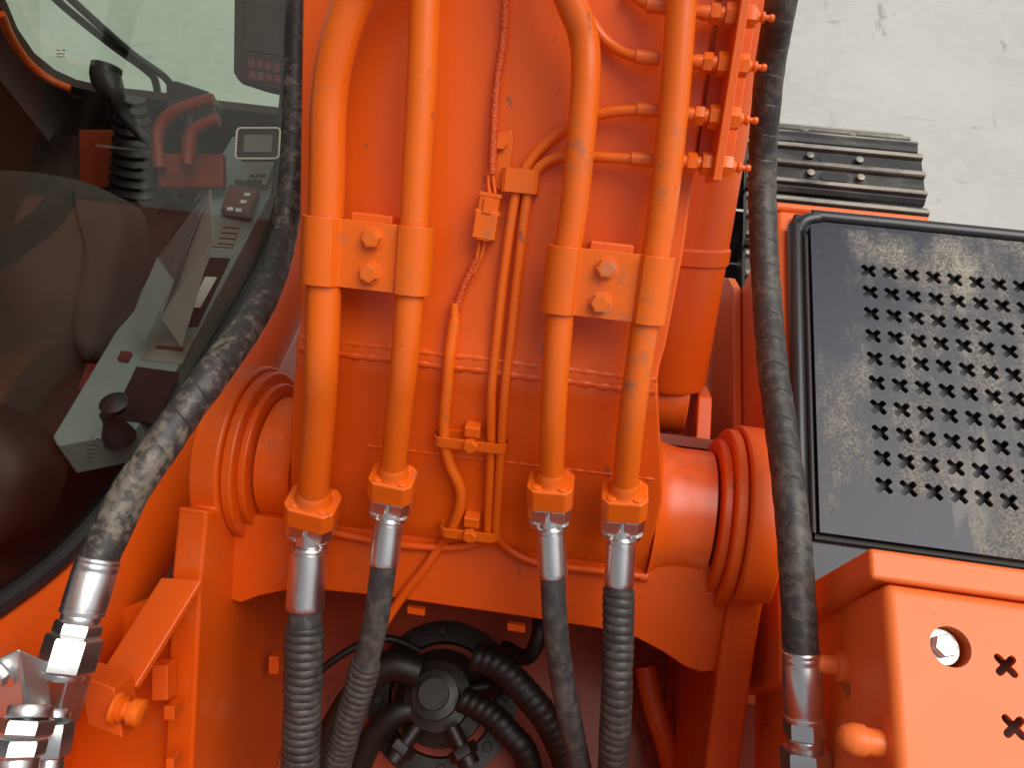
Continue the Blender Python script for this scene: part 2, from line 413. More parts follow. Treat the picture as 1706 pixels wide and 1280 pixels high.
# ---- hard pipes
def flange(end, ax, rp, wpx, root, pipe_o, hose_mat):
    """orange flange block at the pipe end; returns hose-side point"""
    wx = wpx
    a = (XA-ax*XA.dot(ax)).normalized(); b = ax.cross(a)
    if b.dot(fwd) > 0: b = -b
    hw, hd = wx/2, wx*.42; c = .3
    oc = [(-hw, -hd*(1-c*1.3)), (-hw*(1-c), -hd), (hw*(1-c), -hd), (hw, -hd*(1-c*1.3)), (hw, hd*(1-c*1.3)), (hw*(1-c), hd), (-hw*(1-c), hd), (-hw, hd*(1-c*1.3))]
    MB().prism([end+a*x+b*y for x, y in oc], ax*.038).build('flange_block', M['pipe'], pipe_o, bevel=.0035)
    MB().lathe(end-ax*.018, ax, [(0, rp*1.0), (.006, rp*1.16), (.013, rp*1.18), (.019, rp*1.32)], 32, False).build('weld_neck', M['pipe'], pipe_o)
    for sx_ in (-1, 1):
        for sy_ in (-1, 1):
            MB().lathe(end+a*(sx_*hw*.55)+b*(sy_*hd*.62)-ax*.0025, ax, [(0, .0062), (.0004, .0068), (.003, .0068)], 16).build('bolt_end', M['pipe'], pipe_o)
    return end+ax*.038, a, b
PIPES = {}
def steel_pipe(px_pts, wpx, ref):
    pts = [PS(px, py, h) for px, py, h in px_pts]
    d = w2p(PS(*ref, .05))[2]; rp = wpx/2*d/F
    path = resample(catmull(pts, 10), .012)
    o = MB().tube(path, rp, 32).build('steel_pipe', M['pipe'], boom)
    return o, path, rp
H = .055
pipedefs = [
  ([(665,-190,H+.02),(625,-70,H+.02),(588,0,H+.01),(562,80,H+.005),(548,170,H),(545,300,H),(541,450,H),(536,600,H+.002),(531,700,H),(524,800,H-.004),(522,832,H-.006)], 57, (540,500), 86),
  ([(712,-150,H),(708,0,H),(702,150,H),(693,300,H),(686,450,H),(674,600,H+.002),(665,680,H),(657,760,H-.004),(655,790,H-.006)], 47, (680,500), 76),
  ([(900,-190,H+.02),(928,-60,H+.015),(950,0,H+.01),(972,60,H),(976,130,H),(968,230,H),(956,350,H),(941,450,H),(927,600,H+.002),(921,700,H),(919,770,H-.004),(918,800,H-.006)], 46, (935,500), 78),
  ([(1152,-150,H),(1136,0,H),(1125,150,H),(1110,300,H),(1092,430,H),(1066,600,H+.002),(1052,700,H),(1043,790,H-.004),(1041,818,H-.006)], 47, (1075,500), 78)]
ends = []
for pts, wpx, ref, fw in pipedefs:
    o, path, rp = steel_pipe(pts, wpx, ref)
    ax = (path[-1]-path[-4]).normalized(); d = w2p(path[-1])[2]
    e, a, b = flange(path[-1], ax, rp, fw*d/F, boom, o, None)
    ends.append((e, ax, a, b, rp, fw*d/F)); PIPES[len(ends)-1] = (path, rp)
# ---- pipe clamps
def clamp(i, j, ymid, pxmid, lenpx, bolts):
    c = PB(pxmid, ymid, H); uc = un(c)[0]; L = lenpx*w2p(c)[2]/F
    def axis_at(i):
        path, rp = PIPES[i]; p = min(path, key=lambda q: abs(un(q)[0]-uc)); return p.x, un(p)[1], rp
    (x1, n1, r1), (x2, n2, r2) = axis_at(i), axis_at(j)
    t = .0055; g1, g2 = r1+.002, r2+.002
    prof = []
    for k in range(15): th = R(205-190*k/14); prof.append((x1+g1*math.cos(th), n1+g1*math.sin(th), math.cos(th), math.sin(th)))
    for k in range(15): th = R(165-190*k/14); prof.append((x2+g2*math.cos(th), n2+g2*math.sin(th), math.cos(th), math.sin(th)))
    # middle web: straighten between the saddles
    mid = []
    xa, xb = x1+r1*1.02, x2-r2*1.02; nm = n1+.006
    for k in range(7):
        q = k/6; mid.append((xa+(xb-xa)*q, nm, 0, 1))
    left = [p for p in prof[:15] if p[0] < x1+r1*.75]; rightp = [p for p in prof[15:] if p[0] > x2-r2*.75]
    prof = left+mid+rightp
    inner = [BW(x, 0, n) for x, n, _, _ in prof]; outer = [BW(x+t*cx_, 0, n+t*cn_) for x, n, cx_, cn_ in prof]
    mb = MB(); rows = []
    for s_ in (-.5, .5):
        off = U*(uc+s_*L); rows.append([p+off for p in inner+outer[::-1]])
    n = len(rows[0]); b = len(mb.v); mb.v += rows[0]+rows[1]; m_ = len(inner)
    for k in range(n): mb.f.append((b+k, b+(k+1) % n, b+n+(k+1) % n, b+n+k))
    for base in (b, b+n):
        for k in range(m_-1): mb.f.append((base+k, base+k+1, base+n-2-k, base+n-1-k))
    so_ = mb.build('clamp_strap', M['pipe'], boom, bevel=.0012)
    MB().para(BW((xa+xb)/2-.027, uc-L*.45, 0), XA*.054, U*(L*.9+.014), N*(nm-.001)).build('clamp_base', M['boom'], boom, bevel=.003)
    for px, py in bolts:
        p = PB(px, py, nm+t+.004); d = w2p(p)[2]; r_ = 19.5*d/F; p = p-N*.004
        bo = MB(); bo.lathe(p, N, [(0, r_*1.0), (.0022, r_*1.0), (.0025, r_*.88)], 28); bo.hexa(p+N*.0024, N, r_*.86, .0105, .0016, R(random.uniform(0, 60)))
        bo.lathe(p+N*.0128, N, [(0, r_*.62), (.0006, r_*.58)], 24)
        bo.build('clamp_bolt', M['bolt'], so_)
clamp(0, 1, 426, 614, 112, [(620,397),(616,455)])
clamp(2, 3, 474, 1008, 112, [(1010,447),(1000,505)])

# ---- grease lines, bracket plate with fittings
def gline(pts, wpx, name='grease_line', mat='pipe', n=8):
    P = [PS(*p) for p in pts]; d = w2p(P[len(P)//2])[2]; r_ = wpx/2*d/F
    return MB().tube(resample(catmull(P, n), .006), r_, 14).build(name, M[mat], boom)
h = .012
gline([(1095,183,.03),(1050,184,.025),(1010,188,.02),(950,208,h),(908,240,h),(878,276,h),(858,330,h),(840,450,h),(828,560,h),(819,650,h),(818,740,h),(815,820,h),(812,895,h)], 17)
gline([(1090,266,.03),(1045,264,.025),(1000,262,.02),(945,260,h),(912,268,h),(890,290,h),(878,330,h),(863,450,h),(851,560,h),(841,650,h),(835,740,h),(830,820,h),(826,895,h)], 17)
gline([(1100,97,.03),(1070,96,.025),(1040,88,.018),(1010,68,h),(988,40,h),(965,0,h),(930,-70,h)], 18)
gline([(1110,12,.03),(1088,10,.025),(1066,0,.018),(1040,-20,h)], 18)
for (x0, y0, x1, y1) in ((1060,94,1098,98),(1062,182,1096,184),(1052,264,1088,267),(1078,8,1110,12)):
    a, b = PB(x0, y0, .029), PB(x1, y1, .03); MB().tube([a, b], 11.5*w2p(a)[2]/F, 18).build('line_sleeve', M['pipe'], boom)
pa = PB(1245, 0, .03); xb = PB(1192, 285, .03).x
ub, ut = un(PB(1192, 303, .03))[0], un(PB(1245,-40,.03))[0]
MB().para(BW(xb-.005, ub, -.02), XA*.010, U*(ut-ub+.05), N*.075).build('fitting_plate', M['boom'], boom, bevel=.0015)
MB().para(BW(xb-.02, ub+.02, -.06), XA*.045, U*(ut-ub), N*.05).build('plate_foot', M['boom'], boom, bevel=.002)
for k, y in enumerate((26, 108, 196, 275)):
    px = 1241-(y-5)*.187
    p = PB(px, y, .03); d = w2p(p)[2]; s_ = d/F; O = V((xb, p.y, p.z))
    f_ = MB().lathe(O, XA, [(-75*s_, 9*s_), (-60*s_, 12*s_), (-49*s_, 12*s_), (-48*s_, 8*s_), (-34*s_, 8*s_), (-33*s_, 12*s_), (-26*s_, 12*s_), (-25*s_, 9*s_), (0, 9*s_), (22*s_, 9*s_), (24*s_, 7*s_)], 24)
    fo = f_.build('line_fitting', M['pipe'], boom)
    MB().hexa(O-XA*(49*s_), XA, 17*s_, 16*s_, 2*s_, R(10+20*k)).build('nut', M['pipe'], fo)
    MB().hexa(O-XA*(25*s_), XA, 20*s_, 19*s_, 2.5*s_, R(30-11*k)).build('nut', M['pipe'], fo)
    MB().hexa(O+XA*(6*s_), XA, 19*s_, 20*s_, 2.5*s_, R(5+14*k)).build('nut', M['pipe'], fo)
    MB().lathe(O+XA*(26*s_), XA, [(0, 11*s_), (5*s_, 9*s_), (6*s_, 6*s_), (10*s_, 9*s_), (14*s_, 9*s_), (15*s_, 4.5*s_), (21*s_, 4.5*s_), (23*s_, 6*s_), (28*s_, 6*s_), (30*s_, 4*s_)], 18).build('grease_nipple', M['pipe'], fo)
# ---- line clamps (P clips) and tab
def pclip(x0, x1, y0, hpx, bx, by):
    c = PS((x0+x1)/2, y0, .012); d = w2p(c)[2]; s_ = d/F
    a, b = PS(x0, y0-.06*(x1-x0), .012), PS(x1, y0+.06*(x1-x0), .012)
    nn = N if un(c)[0] > UW else NF; uu = U if nn is N else -DF
    pts = []
    def oval(r0):
        L = (b-a).length; e = (b-a).normalized(); q = []
        for k in range(9): th = R(90+180*k/8); q.append(a+e*(r0+r0*math.cos(th))+nn*(r0*math.sin(th)))
        for k in range(9): th = R(-90+180*k/8); q.append(b-e*(r0-r0*math.cos(th))+nn*(r0*math.sin(th)))
        return q
    r0 = 14.5*s_
    o1, o2 = oval(r0), oval(r0-.003); n = len(o1); m_ = MB()
    for s2 in (-.5, .5): m_.v += [p+uu*(s2*hpx*s_) for p in o1]+[p+uu*(s2*hpx*s_) for p in o2]
    for k in range(n):
        k2 = (k+1) % n
        m_.f += [(k, k2, 2*n+k2, 2*n+k), (n+k, n+k2, 3*n+k2, 3*n+k), (k, k2, n+k2, n+k), (2*n+k, 2*n+k2, 3*n+k2, 3*n+k)]
    co = m_.build('line_clip', M['pipe'], boom)
    p = PS(bx, by, .02)
    MB().para(p-XA*(13*s_)-uu*(0*s_)-nn*.02, XA*(26*s_), uu*(20*s_), nn*.021).build('clip_post', M['pipe'], co, bevel=.002)
    MB().hexa(p-uu*(8*s_)+nn*.004, nn, 12*s_, .011, 0, R(15)).build('clip_bolt', M['pipe'], co)
pclip(723, 846, 735, 18, 786, 730)
pclip(733, 832, 884, 18, 785, 880)
# upper strap over two lines
p0 = PB(842, 296, .0)
sb = MB(); d = w2p(p0)[2]; s_ = d/F
A_, B_ = PB(836, 299, 0), PB(900, 303, 0)
L = (B_-A_).length
prf = [(0,.004),(4*s_,.02),(10*s_,.0235),(L-8*s_,.0235),(L-2*s_,.019),(L,.002)]
for s2 in (-19*s_, 19*s_): sb.v += [A_+XA*x+N*n_+U*s2 for x, n_ in prf]+[A_+XA*x+N*(n_-.003)+U*s2 for x, n_ in prf]
n = len(prf)
for k in range(n-1): sb.f += [(k, k+1, 2*n+k+1, 2*n+k), (n+k, n+k+1, 3*n+k+1, 3*n+k), (k, k+1, n+k+1, n+k), (2*n+k, 2*n+k+1, 3*n+k+1, 3*n+k)]
sb.build('line_strap', M['pipe'], boom, bevel=.001)
tabp = [PB(x, y, .003) for x, y in ((822,222),(852,217),(856,228),(850,282),(846,300),(832,318),(812,300),(806,290),(812,275),(826,262))]
to = MB().prism(tabp, N*.004).build('mount_tab', M['pipe'], boom, bevel=.0015)
MB().hexa(PB(836,240,.007), N, 10*s_, .008).build('tab_bolt', M['pipe'], to)

# ================================================================== cable with connector (flexible)
cable = thing('sensor_cable', 'braided orange sensor cable with a plug, running down the middle of the boom', 'cable', tuple(PB(815,350,0)))
def braid():
    mt, nt, b = newmat('braided_sleeve')
    uv = nt.nodes.new('ShaderNodeTexCoord').outputs['UV']; mp = nt.nodes.new('ShaderNodeMapping'); mp.inputs['Scale'].default_value = (10, 300, 1); mp.inputs['Rotation'].default_value = (0,0,0)
    nt.links.new(uv, mp.inputs[0]); ck = node(nt, 'ShaderNodeTexVoronoi', Scale=1.); nt.links.new(mp.outputs[0], ck.inputs['Vector'])
    nt.links.new(mixc(nt, ck.outputs['Distance'], (.78,.10,.008,1), (.45,.045,.004,1)), b.inputs['Base Color']); b.inputs['Roughness'].default_value = .55
    bump(nt, b, ck.outputs['Distance'], .7, -.0015); return mt
M['braid'] = braid()
def cpath(pts, wpx, name, mat, parent, seg=14):
    P = [PS(*p) for p in pts]; r_ = wpx/2*w2p(P[len(P)//2])[2]/F
    return MB().tube(resample(catmull(P, 8), .005), r_, seg).build(name, M[mat], parent)
cpath([(846,-60,.016),(842,0,.014),(838,70,.012),(828,140,.012),(823,210,.014),(820,290,.016)], 14, 'braided_sleeve', 'braid', cable)
for dx in (-4, 5): cpath([(819+dx*.3,282,.016),(817+dx,300,.016),(820+dx,322,.016)], 6, 'wire', 'pipe', cable)
def obox(c, ax, hw, L, dp, name, mat, parent, bev=.0015):
    ax = ax.normalized(); a = (XA-ax*XA.dot(ax)).normalized(); b = ax.cross(a)
    return MB().para(c-a*hw-b*dp/2-ax*L/2, a*2*hw, b*dp, ax*L).build(name, M[mat], parent, bevel=bev)
ca, cb = PB(819, 322, .018), PB(806, 402, .018); ax = cb-ca; s_ = w2p(ca)[2]/F
po = obox(ca+ax*.25, ax, 17*s_, 34*s_, .022, 'plug_body', 'pipe', cable)
obox(ca+ax*.66, ax, 19*s_, 46*s_, .026, 'plug_body', 'pipe', cable)
for t_, hw in ((.04,19),(.40,21),(.93,12)): obox(ca+ax*t_, ax, hw*s_, 7*s_, .024, 'plug_ridge', 'pipe', po, .001)
obox(ca+ax*.26+N*.012, ax, 8*s_, 26*s_, .006, 'latch', 'pipe', po, .001)
for dx in (-5, 4): cpath([(804+dx,400,.016),(799+dx*.8,425,.014),(787+dx*.4,455,.013)], 6, 'wire', 'pipe', cable)
cpath([(797,428,.013),(780,460,.013),(766,495,.013),(758,525,.013)], 13, 'braided_sleeve', 'braid', cable)
cpath([(758,505,.013),(757,535,.013)], 16, 'cable_collar', 'pipe', cable)
cpath([(757,532,.013),(752,570,.013),(748,600,.013),(744,650,.013),(740,700,.013),(741,735,.013),(750,775,.013),(766,812,.013),(766,845,.013),(752,885,.013)], 19, 'cable_jacket', 'pipe', cable)

# ================================================================== SWING FRAME
frame = thing('swing_frame', 'orange revolving frame with two boom brackets and a dark bay below the boom foot', 'excavator frame', (PC.x, PC.y, 1.1))
def ring(x0, x1, r, name, bev=.004): return MB().lathe(V((x0, PC.y, PC.z)), XA, [(0, r), (x1-x0, r)], 72).build(name, M['orange'], frame, bevel=bev, seg=3)
def bracket(x0, x1, sgn, step_px, leg_px):
    # plate outline in the Y-Z plane
    RO = .157
    pts = arc(V((x0, PC.y, PC.z)), RO, R(-60), R(leg_px[0]), 30, YA, ZA)
    for y, z in leg_px[1:]: pts.append(V((x0, PC.y+y, PC.z+z)))
    last = pts[-1]
    pts.append(V((x0, last.y-.05, 1.0))); pts.append(V((x0, PC.y+.1, 1.0)))
    return MB().prism(pts, XA*(x1-x0)).build('bracket_plate', M['orange'], frame, bevel=.005, seg=3, hard=False)
XBL = -.54
def yz(px, py, x): q = PX(px, py, x); return (q.y-PC.y, q.z-PC.z)
LEG = (145, yz(344,852,XBL), yz(345,862,XBL), yz(335,965,XBL), yz(320,1280,XBL), yz(316,1400,XBL))
LEGR = (158, (-.136,.046), (-.128,.036), (-.150,.014), (-.20,-.02), (-.41,-.13), (-.53,-.2))
bl = bracket(-.588, XBL, -1, None, LEG)
br = bracket(.275, .328, 1, None, LEGR)
def doubler(x0, x1, xs, pxs, a1=168):
    pts = arc(V((x0, PC.y, PC.z)), .149, R(-60), R(a1), 30, YA, ZA)
    for y, z in pxs: pts.append(V((x0, PC.y+y, PC.z+z)))
    pts.append(V((x0, PC.y+.08, 1.25)))
    return MB().prism(pts, XA*(x1-x0)).build('doubler_plate', M['orange'], frame, bevel=.004, seg=3, hard=False)
doubler(-.5395, -.521, -.521, [(-.1485,-.02),(-.146,-.08),(-.13,-.32)], 176)
doubler(.256, .2745, .256, [(-.1485,-.02),(-.146,-.08),(-.13,-.32)], 176)
ring(-.5215, -.5075, .130, 'boss_collar')
ring(.241, .2565, .130, 'boss_collar')
# cross plate under the boom foot
cp0 = Pd(800, 940, 1.205); cn = (ZA*.80-YA*.6).normalized()
cpx = [(383,856),(383,1000),(400,1006),(430,995),(470,986),(530,984),(620,993),(700,1004),(860,1027),(1000,1049),(1060,1064),(1105,1088),(1140,1112),(1166,1122),(1235,1115),(1235,948)]
cp = [Pp(x, y, cp0, cn) for x, y in cpx]
MB().prism(cp, -cn*.018).build('cross_plate', M['orange'], frame, bevel=.003, hard=False)
for x0, y0, ww in ((678,1012,30),(845,1040,30)):
    a = Pp(x0, y0, cp0-cn*.018, cn); MB().para(a, XA*(ww*.001), -cn*.012, (down-cn*down.dot(cn)).normalized()*.012).build('weld_tab', M['orange'], frame, bevel=.001)
nub = Pp(1070, 960, cp0, cn); MB().lathe(nub-XA*.012, XA, [(0,.009),(.02,.009),(.021,.007)], 16).build('line_end', M['orange'], frame)
def cline(pts, wpx):
    def onfoot(x, y, hh):
        r = ray(x, y); o = CAM-PC; a2, b2, c2 = r.y**2+r.z**2, 2*(o.y*r.y+o.z*r.z), o.y**2+o.z**2-(RB+.006)**2
        D = b2*b2-4*a2*c2; q = Pp(x, y, cp0+cn*.008, cn)
        if D < 0: return q
        p = CAM+r*((-b2-math.sqrt(D))/(2*a2)); return p if (p-CAM).dot(fwd) < (q-CAM).dot(fwd) else q
    P = [onfoot(x, y, hh) for x, y, hh in pts]; r_ = wpx/2*w2p(P[1])[2]/F
    MB().tube(resample(catmull(P, 8), .006), r_, 12).build('grease_line', M['orange'], frame)
cline([(815,893,.02),(790,908,.012),(740,913,.01),(650,906,.01),(565,890,.01),(540,880,.0)], 13)
cline([(826,893,.02),(845,914,.012),(880,934,.01),(930,944,.01),(1000,952,.01),(1068,960,.01)], 13)
cline([(748,895,.02),(735,908,.015),(705,950,.013),(672,992,.008),(640,1040,-.04)], 16)
# bay
zf = 1.12
def bayquad(pts, name): return MB().prism(pts, V((0,0,-.01))).build(name, M['inner'], frame)
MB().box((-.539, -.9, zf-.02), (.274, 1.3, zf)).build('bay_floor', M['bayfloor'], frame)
MB().box((-.538, PC.y+.14, zf+.001), (.273, PC.y+.16, PC.z-.05)).build('front_light_blocker', M['inner'], frame)  # out-of-view wall added to close the bay off from light
# left outside: gusset ramp, side plate, tab and bolts
gp = [Pd(268,962,1.13), Pd(336,966,1.12), Pd(225,1146,1.03), Pd(208,1142,1.03), Pd(150,1122,1.03)]
gn = (gp[1]-gp[0]).cross(gp[2]-gp[0]).normalized(); gn = gn if gn.z > 0 else -gn
gp = [p-gn*((p-gp[0]).dot(gn)) for p in gp]
MB().prism(gp, -gn*.012).build('gusset_plate', M['orange'], frame, bevel=.003)
q0 = PX(335,965,XBL); q1 = PX(316,1400,XBL)
MB().prism([q0+V((-.004,0,-.02)), q1+V((-.004,0,-.02)), q1+V((-.30,0,-.02)), q0+V((-.30,-.12,-.12))], V((0,.01,-.015))).build('side_plate', M['orange'], frame, bevel=.002)
tb = Pd(120,1118,.99)
MB().para(Pd(130,1125,.98), Pd(190,1148,.98)-Pd(130,1125,.98), Pd(160,1205,.985)-Pd(145,1120,.98), fwd*.05).build('stay_block', M['orange'], frame, bevel=.003)
b0 = Pd(192,1180,.985); bx = (Pd(245,1192,.985)-b0).normalized()
bo = MB().lathe(b0, bx, [(0,.021),(.006,.021),(.007,.016),(.012,.018),(.014,.012),(.022,.012)], 24).build('stay_bolt', M['pipe'], frame)
MB().lathe(b0+bx*.022, bx, [(0,.017),(.003,.0175),(.014,.0175),(.017,.012)], 20).build('bolt_cap', M['pipe'], bo)
for x, y, w_, h_ in ((252,1110,28,60),(272,1178,18,24),(275,1265,14,20),(447,1095,22,38)):
    a = Pd(x, y, 1.13 if x < 400 else 1.42); MB().para(a, right*(w_*.0009), down*(h_*.0009), fwd*.03).build('lug', M['orange'], frame, bevel=.002)

MB().box((-.9, -.42, 1.05), (.36, -.38, 2.0)).build('rear_light_blocker', M['orange'], frame)  # unseen wall added to keep low rear light out of the bay
MB().box((.33, -1.1, 1.27), (.72, .45, 1.29)).build('shade_fill', M['inner'], frame)  # dark sheet added as painted shadow in the gap beside the bracket
# ---- rotary joint in the bay
jc = Pp(738, 1165, V((0,0,zf)), ZA)
jt = thing('rotary_joint', 'dark oily rotary joint with hose ports on the bay floor below the boom foot', 'rotary joint', tuple(jc))
MB().lathe(jc, ZA, [(0,.165),(.012,.165),(.014,.15),(.014,.12),(.002,.115)], 48, False).build('base_ring', M['dark'], jt)
MB().lathe(jc, ZA, [(0,.10),(.05,.10),(.06,.07),(.11,.07),(.115,.048),(.15,.048),(.153,.030),(.175,.030)], 40).build('joint_body', M['dark'], jt)
for k, dg in enumerate((-118, -52, 20, 160)):
    th = R(dg); e = V((math.cos(th), math.sin(th), 0)); o = jc+ZA*(.08+.05*(k % 2))
    po = MB().lathe(o+e*.07, e, [(0,.017),(.04,.017),(.042,.022),(.08,.022)], 20).build('hose_port', M['dark'], jt)
    MB().hexa(o+e*.11, e, .03, .022).build('port_nut', M['dark'], po)
for k in range(8):
    th = R(45*k+10); e = V((math.cos(th), math.sin(th), 0))
    MB().para(jc+e*.125-e.cross(ZA)*.02+ZA*.001, e*.03, e.cross(ZA)*.04, ZA*.004).build('ring_pad', M['orange'], jt)
    MB().hexa(jc+e*.14+ZA*.012, ZA, .011, .012).build('ring_bolt', M['dark'], jt)

# ================================================================== HOSES
def ribs(pitch, amp):
    def f(L, th):
        x = (L/pitch+th/(2*math.pi)) % 1
        return 1+amp*(abs(math.sin(math.pi*x))**.6-.5)*2
    return f
def sagwrap(pitch, amp):
    def f(L, th):
        x = (L/pitch+th/(2*math.pi)) % 1
        return 1+amp*(x-.5)+.012*math.sin(L*61+1.3*th)+.008*math.sin(L*143+th)
    return f
LOWER = [
 (0, [(508,1010,0),(506,1100,.0),(504,1180,.01),(500,1290,.03),(492,1400,.08)], 56, 62, 1040, 13.5, 'leftmost lower hydraulic hose in thick spiral guard under the wide pipe', .0),
 (1, [(640,938,0),(625,1040,.02),(603,1130,.04),(580,1210,.06),(556,1300,.10),(540,1400,.16)], 44, 50, 1100, 12.5, 'lower hydraulic hose slanting left, bare at its top and spiral wrapped below', .0),
 (2, [(921,958,0),(926,1050,.01),(938,1140,.03),(953,1220,.05),(972,1310,.09),(990,1400,.15)], 43, 0, 0, 0, 'smooth unwrapped lower hydraulic hose slanting right beside the rotary joint', .0),
 (3, [(1031,972,0),(1030,1060,.0),(1028,1150,.0),(1024,1230,.02),(1018,1320,.05),(1010,1400,.1)], 46, 51, 978, 11, 'rightmost lower hydraulic hose in ribbed spiral guard right up to its fitting', .0)]
for i, pts, wpx, gpx, gy, pit, lab, _ in LOWER:
    e, ax, a, b, rp, fw = ends[i]; d0 = w2p(e)[2]; s_ = d0/F
    t = thing('hydraulic_hose', lab, 'hydraulic hose', tuple(e), 'hoses bolted to the pipe ends')
    # split flange halves with bolt heads
    for sx_ in (-1, 1):
        hm = MB(); hw = fw*.47; hd = fw*.36
        pr = [(.0015, -hd), (hw*.72, -hd), (hw, -hd*.5), (hw, hd*.5), (hw*.72, hd), (.0015, hd)]
        ho = hm.prism([e+a*(x*sx_)+b*y+ax*.001 for x, y in pr], ax*.027).build('split_flange', M['zinc'], t, bevel=.003)
        for sy_ in (-1, 1):
            MB().lathe(e+a*(sx_*hw*.6)+b*(sy_*hd*.62)+ax*.027, ax, [(0,.011),(.0018,.011),(.0019,.009),(.010,.009),(.011,.008)], 18).build('flange_bolt', M['zinc'], ho)
    # path: straight through ferrule then the listed points, at depth d0 + dz
    fe = Pd(pts[0][0], pts[0][1], d0+.012); fs = e+ax*.02
    d1 = (fe-fs).normalized(); FL = (fe-fs).length; rf = (62 if i == 0 else 49)/2*s_
    MB().lathe(e+ax*.018, d1, [(0, rf*.95),(.016, rf*.85),(.034, rf*.74)], 28).build('hose_neck', M['zinc'], t)
    MB().lathe(fs+d1*FL*.26, d1, [(0, rf*.80),(.0015, rf*.98),(.004, rf*1.0),(.005, rf*.9),(.009, rf*.9),(.010, rf*1.0),(FL*.70, rf*1.02),(FL*.78-.002, rf*1.02),(FL*.78, rf*.98)], 24 if i else 18, True).build('crimp_ferrule', M['zinc'], t)
    P = [fs+d1*FL*.7, fe]+[Pd(x, y, d0+.012+dz) for x, y, dz in pts[1:]]
    path = resample(catmull(P, 10), .004)
    rh = wpx/2*s_
    MB().tube(path, rh, 22).build('rubber_hose', M['hose_plain'], t)
    if gpx:
        k0 = next(k for k, p in enumerate(path) if w2p(p)[1] > gy)
        gp_ = resample(path[k0:], .0016); pitch = pit*s_
        def lumpy(f): return lambda L, th: f(L, th)*(1+.02*math.sin(L*38)+.015*math.sin(L*91+2*th))
        MB().tube(gp_, gpx/2*s_, 20, mod=lumpy(ribs(pitch*(1.35 if i == 3 else 1), .055))).build('spiral_guard', M['guard'], t)
def bighose(name, lab, pts, dia, mat):
    t = thing(name, lab, 'hydraulic hose', tuple(Pd(*pts[-1])))
    P = [Pd(*p) for p in pts]; path = resample(catmull(P, 10), .006)
    MB().tube(path, dia/2, 28, mod=sagwrap(.0455, .03)).build('rubber_hose', M[mat], t); return t, path
ht, hp = bighose('hydraulic_hose', 'thick black hose hanging on the right in front of the perforated black step', [(1318,-90,1.0),(1302,0,1.03),(1286,90,1.1),(1276,180,1.15),(1270,280,1.2),(1272,400,1.2),(1278,500,1.17),(1286,600,1.12),(1302,720,1.06),(1316,830,1.01),(1325,930,.98),(1330,1010,.965),(1334,1100,.95)], .0445, 'hose')
def fitting_chain(t, start, ax, parts):
    o = start
    for kind, name, r_, L, r2 in parts:
        if kind == 'c': MB().lathe(o, ax, [(0, r_*.96),(.0015, r_),(L-.0015, r2),(L, r2*.96)], 36).build(name, M['zinc'], t)
        elif kind == 'g': MB().lathe(o, ax, [(0, r_*.95),(.002, r_),(.004, r_),(.005, r_*.985),(.007,r_*.985),(.008,r_),(.012,r_),(.013,r_*.985),(.016,r_*.985),(.017,r_),(L*.86, r_*1.01),(L*.87, r_*.985),(L*.93,r_*.985),(L*.94,r_*1.02),(L,r_*1.0)], 40).build(name, M['zinc'], t)
        else: MB().hexc(o, ax, r_, L, R(6)).build(name, M['zinc'], t)
        o = o+ax*L
    return o
s0 = Pd(1334.5,1084,.952); s1 = Pd(1343,1290,.945); axr = (s1-s0).normalized()
fitting_chain(ht, s0, axr, [('g','crimp_ferrule',.0245,.088,.0245),('h','lock_nut',.0262,.022,R(8)),('c','hose_neck',.0225,.014,.0215),('h','swivel_nut',.031,.034,R(14)),('c','hose_neck',.02,.08,.02)])
ht2, hp2 = bighose('hydraulic_hose', 'muddy black hose sweeping across the cab window to the steel block at lower left', [(500,-90,1.34),(497,0,1.34),(494,100,1.34),(491,200,1.33),(486,300,1.31),(474,380,1.29),(463,430,1.25),(446,480,1.19),(420,530,1.12),(386,580,1.05),(349,630,1.0),(312,680,.975),(278,730,.95),(243,780,.93),(212,830,.92),(188,880,.91),(166,928,.90),(158,950,.897)], .046, 'hose_dirty')
s0 = Pd(165,930,.895); s1 = Pd(112,1105,.87); axl = (s1-s0).normalized()
oend = fitting_chain(ht2, s0, axl, [('g','crimp_ferrule',.0252,.066,.0245),('c','hose_neck',.022,.010,.022),('h','lock_nut',.0265,.016,R(20)),('h','swivel_nut',.0315,.040,R(5)),('c','hose_neck',.024,.008,.023)])
# hoses in the bay
bayg = 'hoses in the bay round the rotary joint'
def bayhose(pts, r_, lab, rib=0.):
    t = thing('bay_hose', lab, 'hydraulic hose', tuple(Pd(*pts[0])), bayg)
    path = resample(catmull([Pd(*p) for p in pts], 8), .003 if rib else .01)
    MB().tube(path, r_, 16, mod=ribs(.017, rib) if rib else None).build('rubber_hose', M['bayrubber'], t)
bayhose([(790,1095,1.45),(830,1110,1.44),(880,1160,1.42),(920,1215,1.42),(950,1290,1.44),(975,1400,1.5)], .027, 'ribbed dark hose curving right from the rotary joint, the upper one', .05)
bayhose([(770,1165,1.5),(815,1190,1.48),(850,1225,1.46),(880,1270,1.46),(900,1400,1.5)], .025, 'ribbed dark hose curving right below the rotary joint, the lower one', .05)
bayhose([(700,1120,1.5),(650,1110,1.5),(600,1150,1.5),(560,1210,1.5),(520,1300,1.5)], .03, 'smooth dark hose running left from the rotary joint behind the slanting hose')
bayhose([(700,1180,1.56),(660,1190,1.55),(620,1230,1.55),(590,1300,1.55)], .026, 'short smooth dark hose running down left below the rotary joint')
bayhose([(700,1085,1.6),(650,1065,1.58),(600,1075,1.56),(550,1105,1.55),(500,1150,1.55)], .008, 'thin black cable looping left in the bay behind the lower hoses')
bayhose([(840,1080,1.55),(880,1095,1.5),(900,1040,1.5),(880,980,1.6)], .016, 'dark hose bending upward just right of the rotary joint')
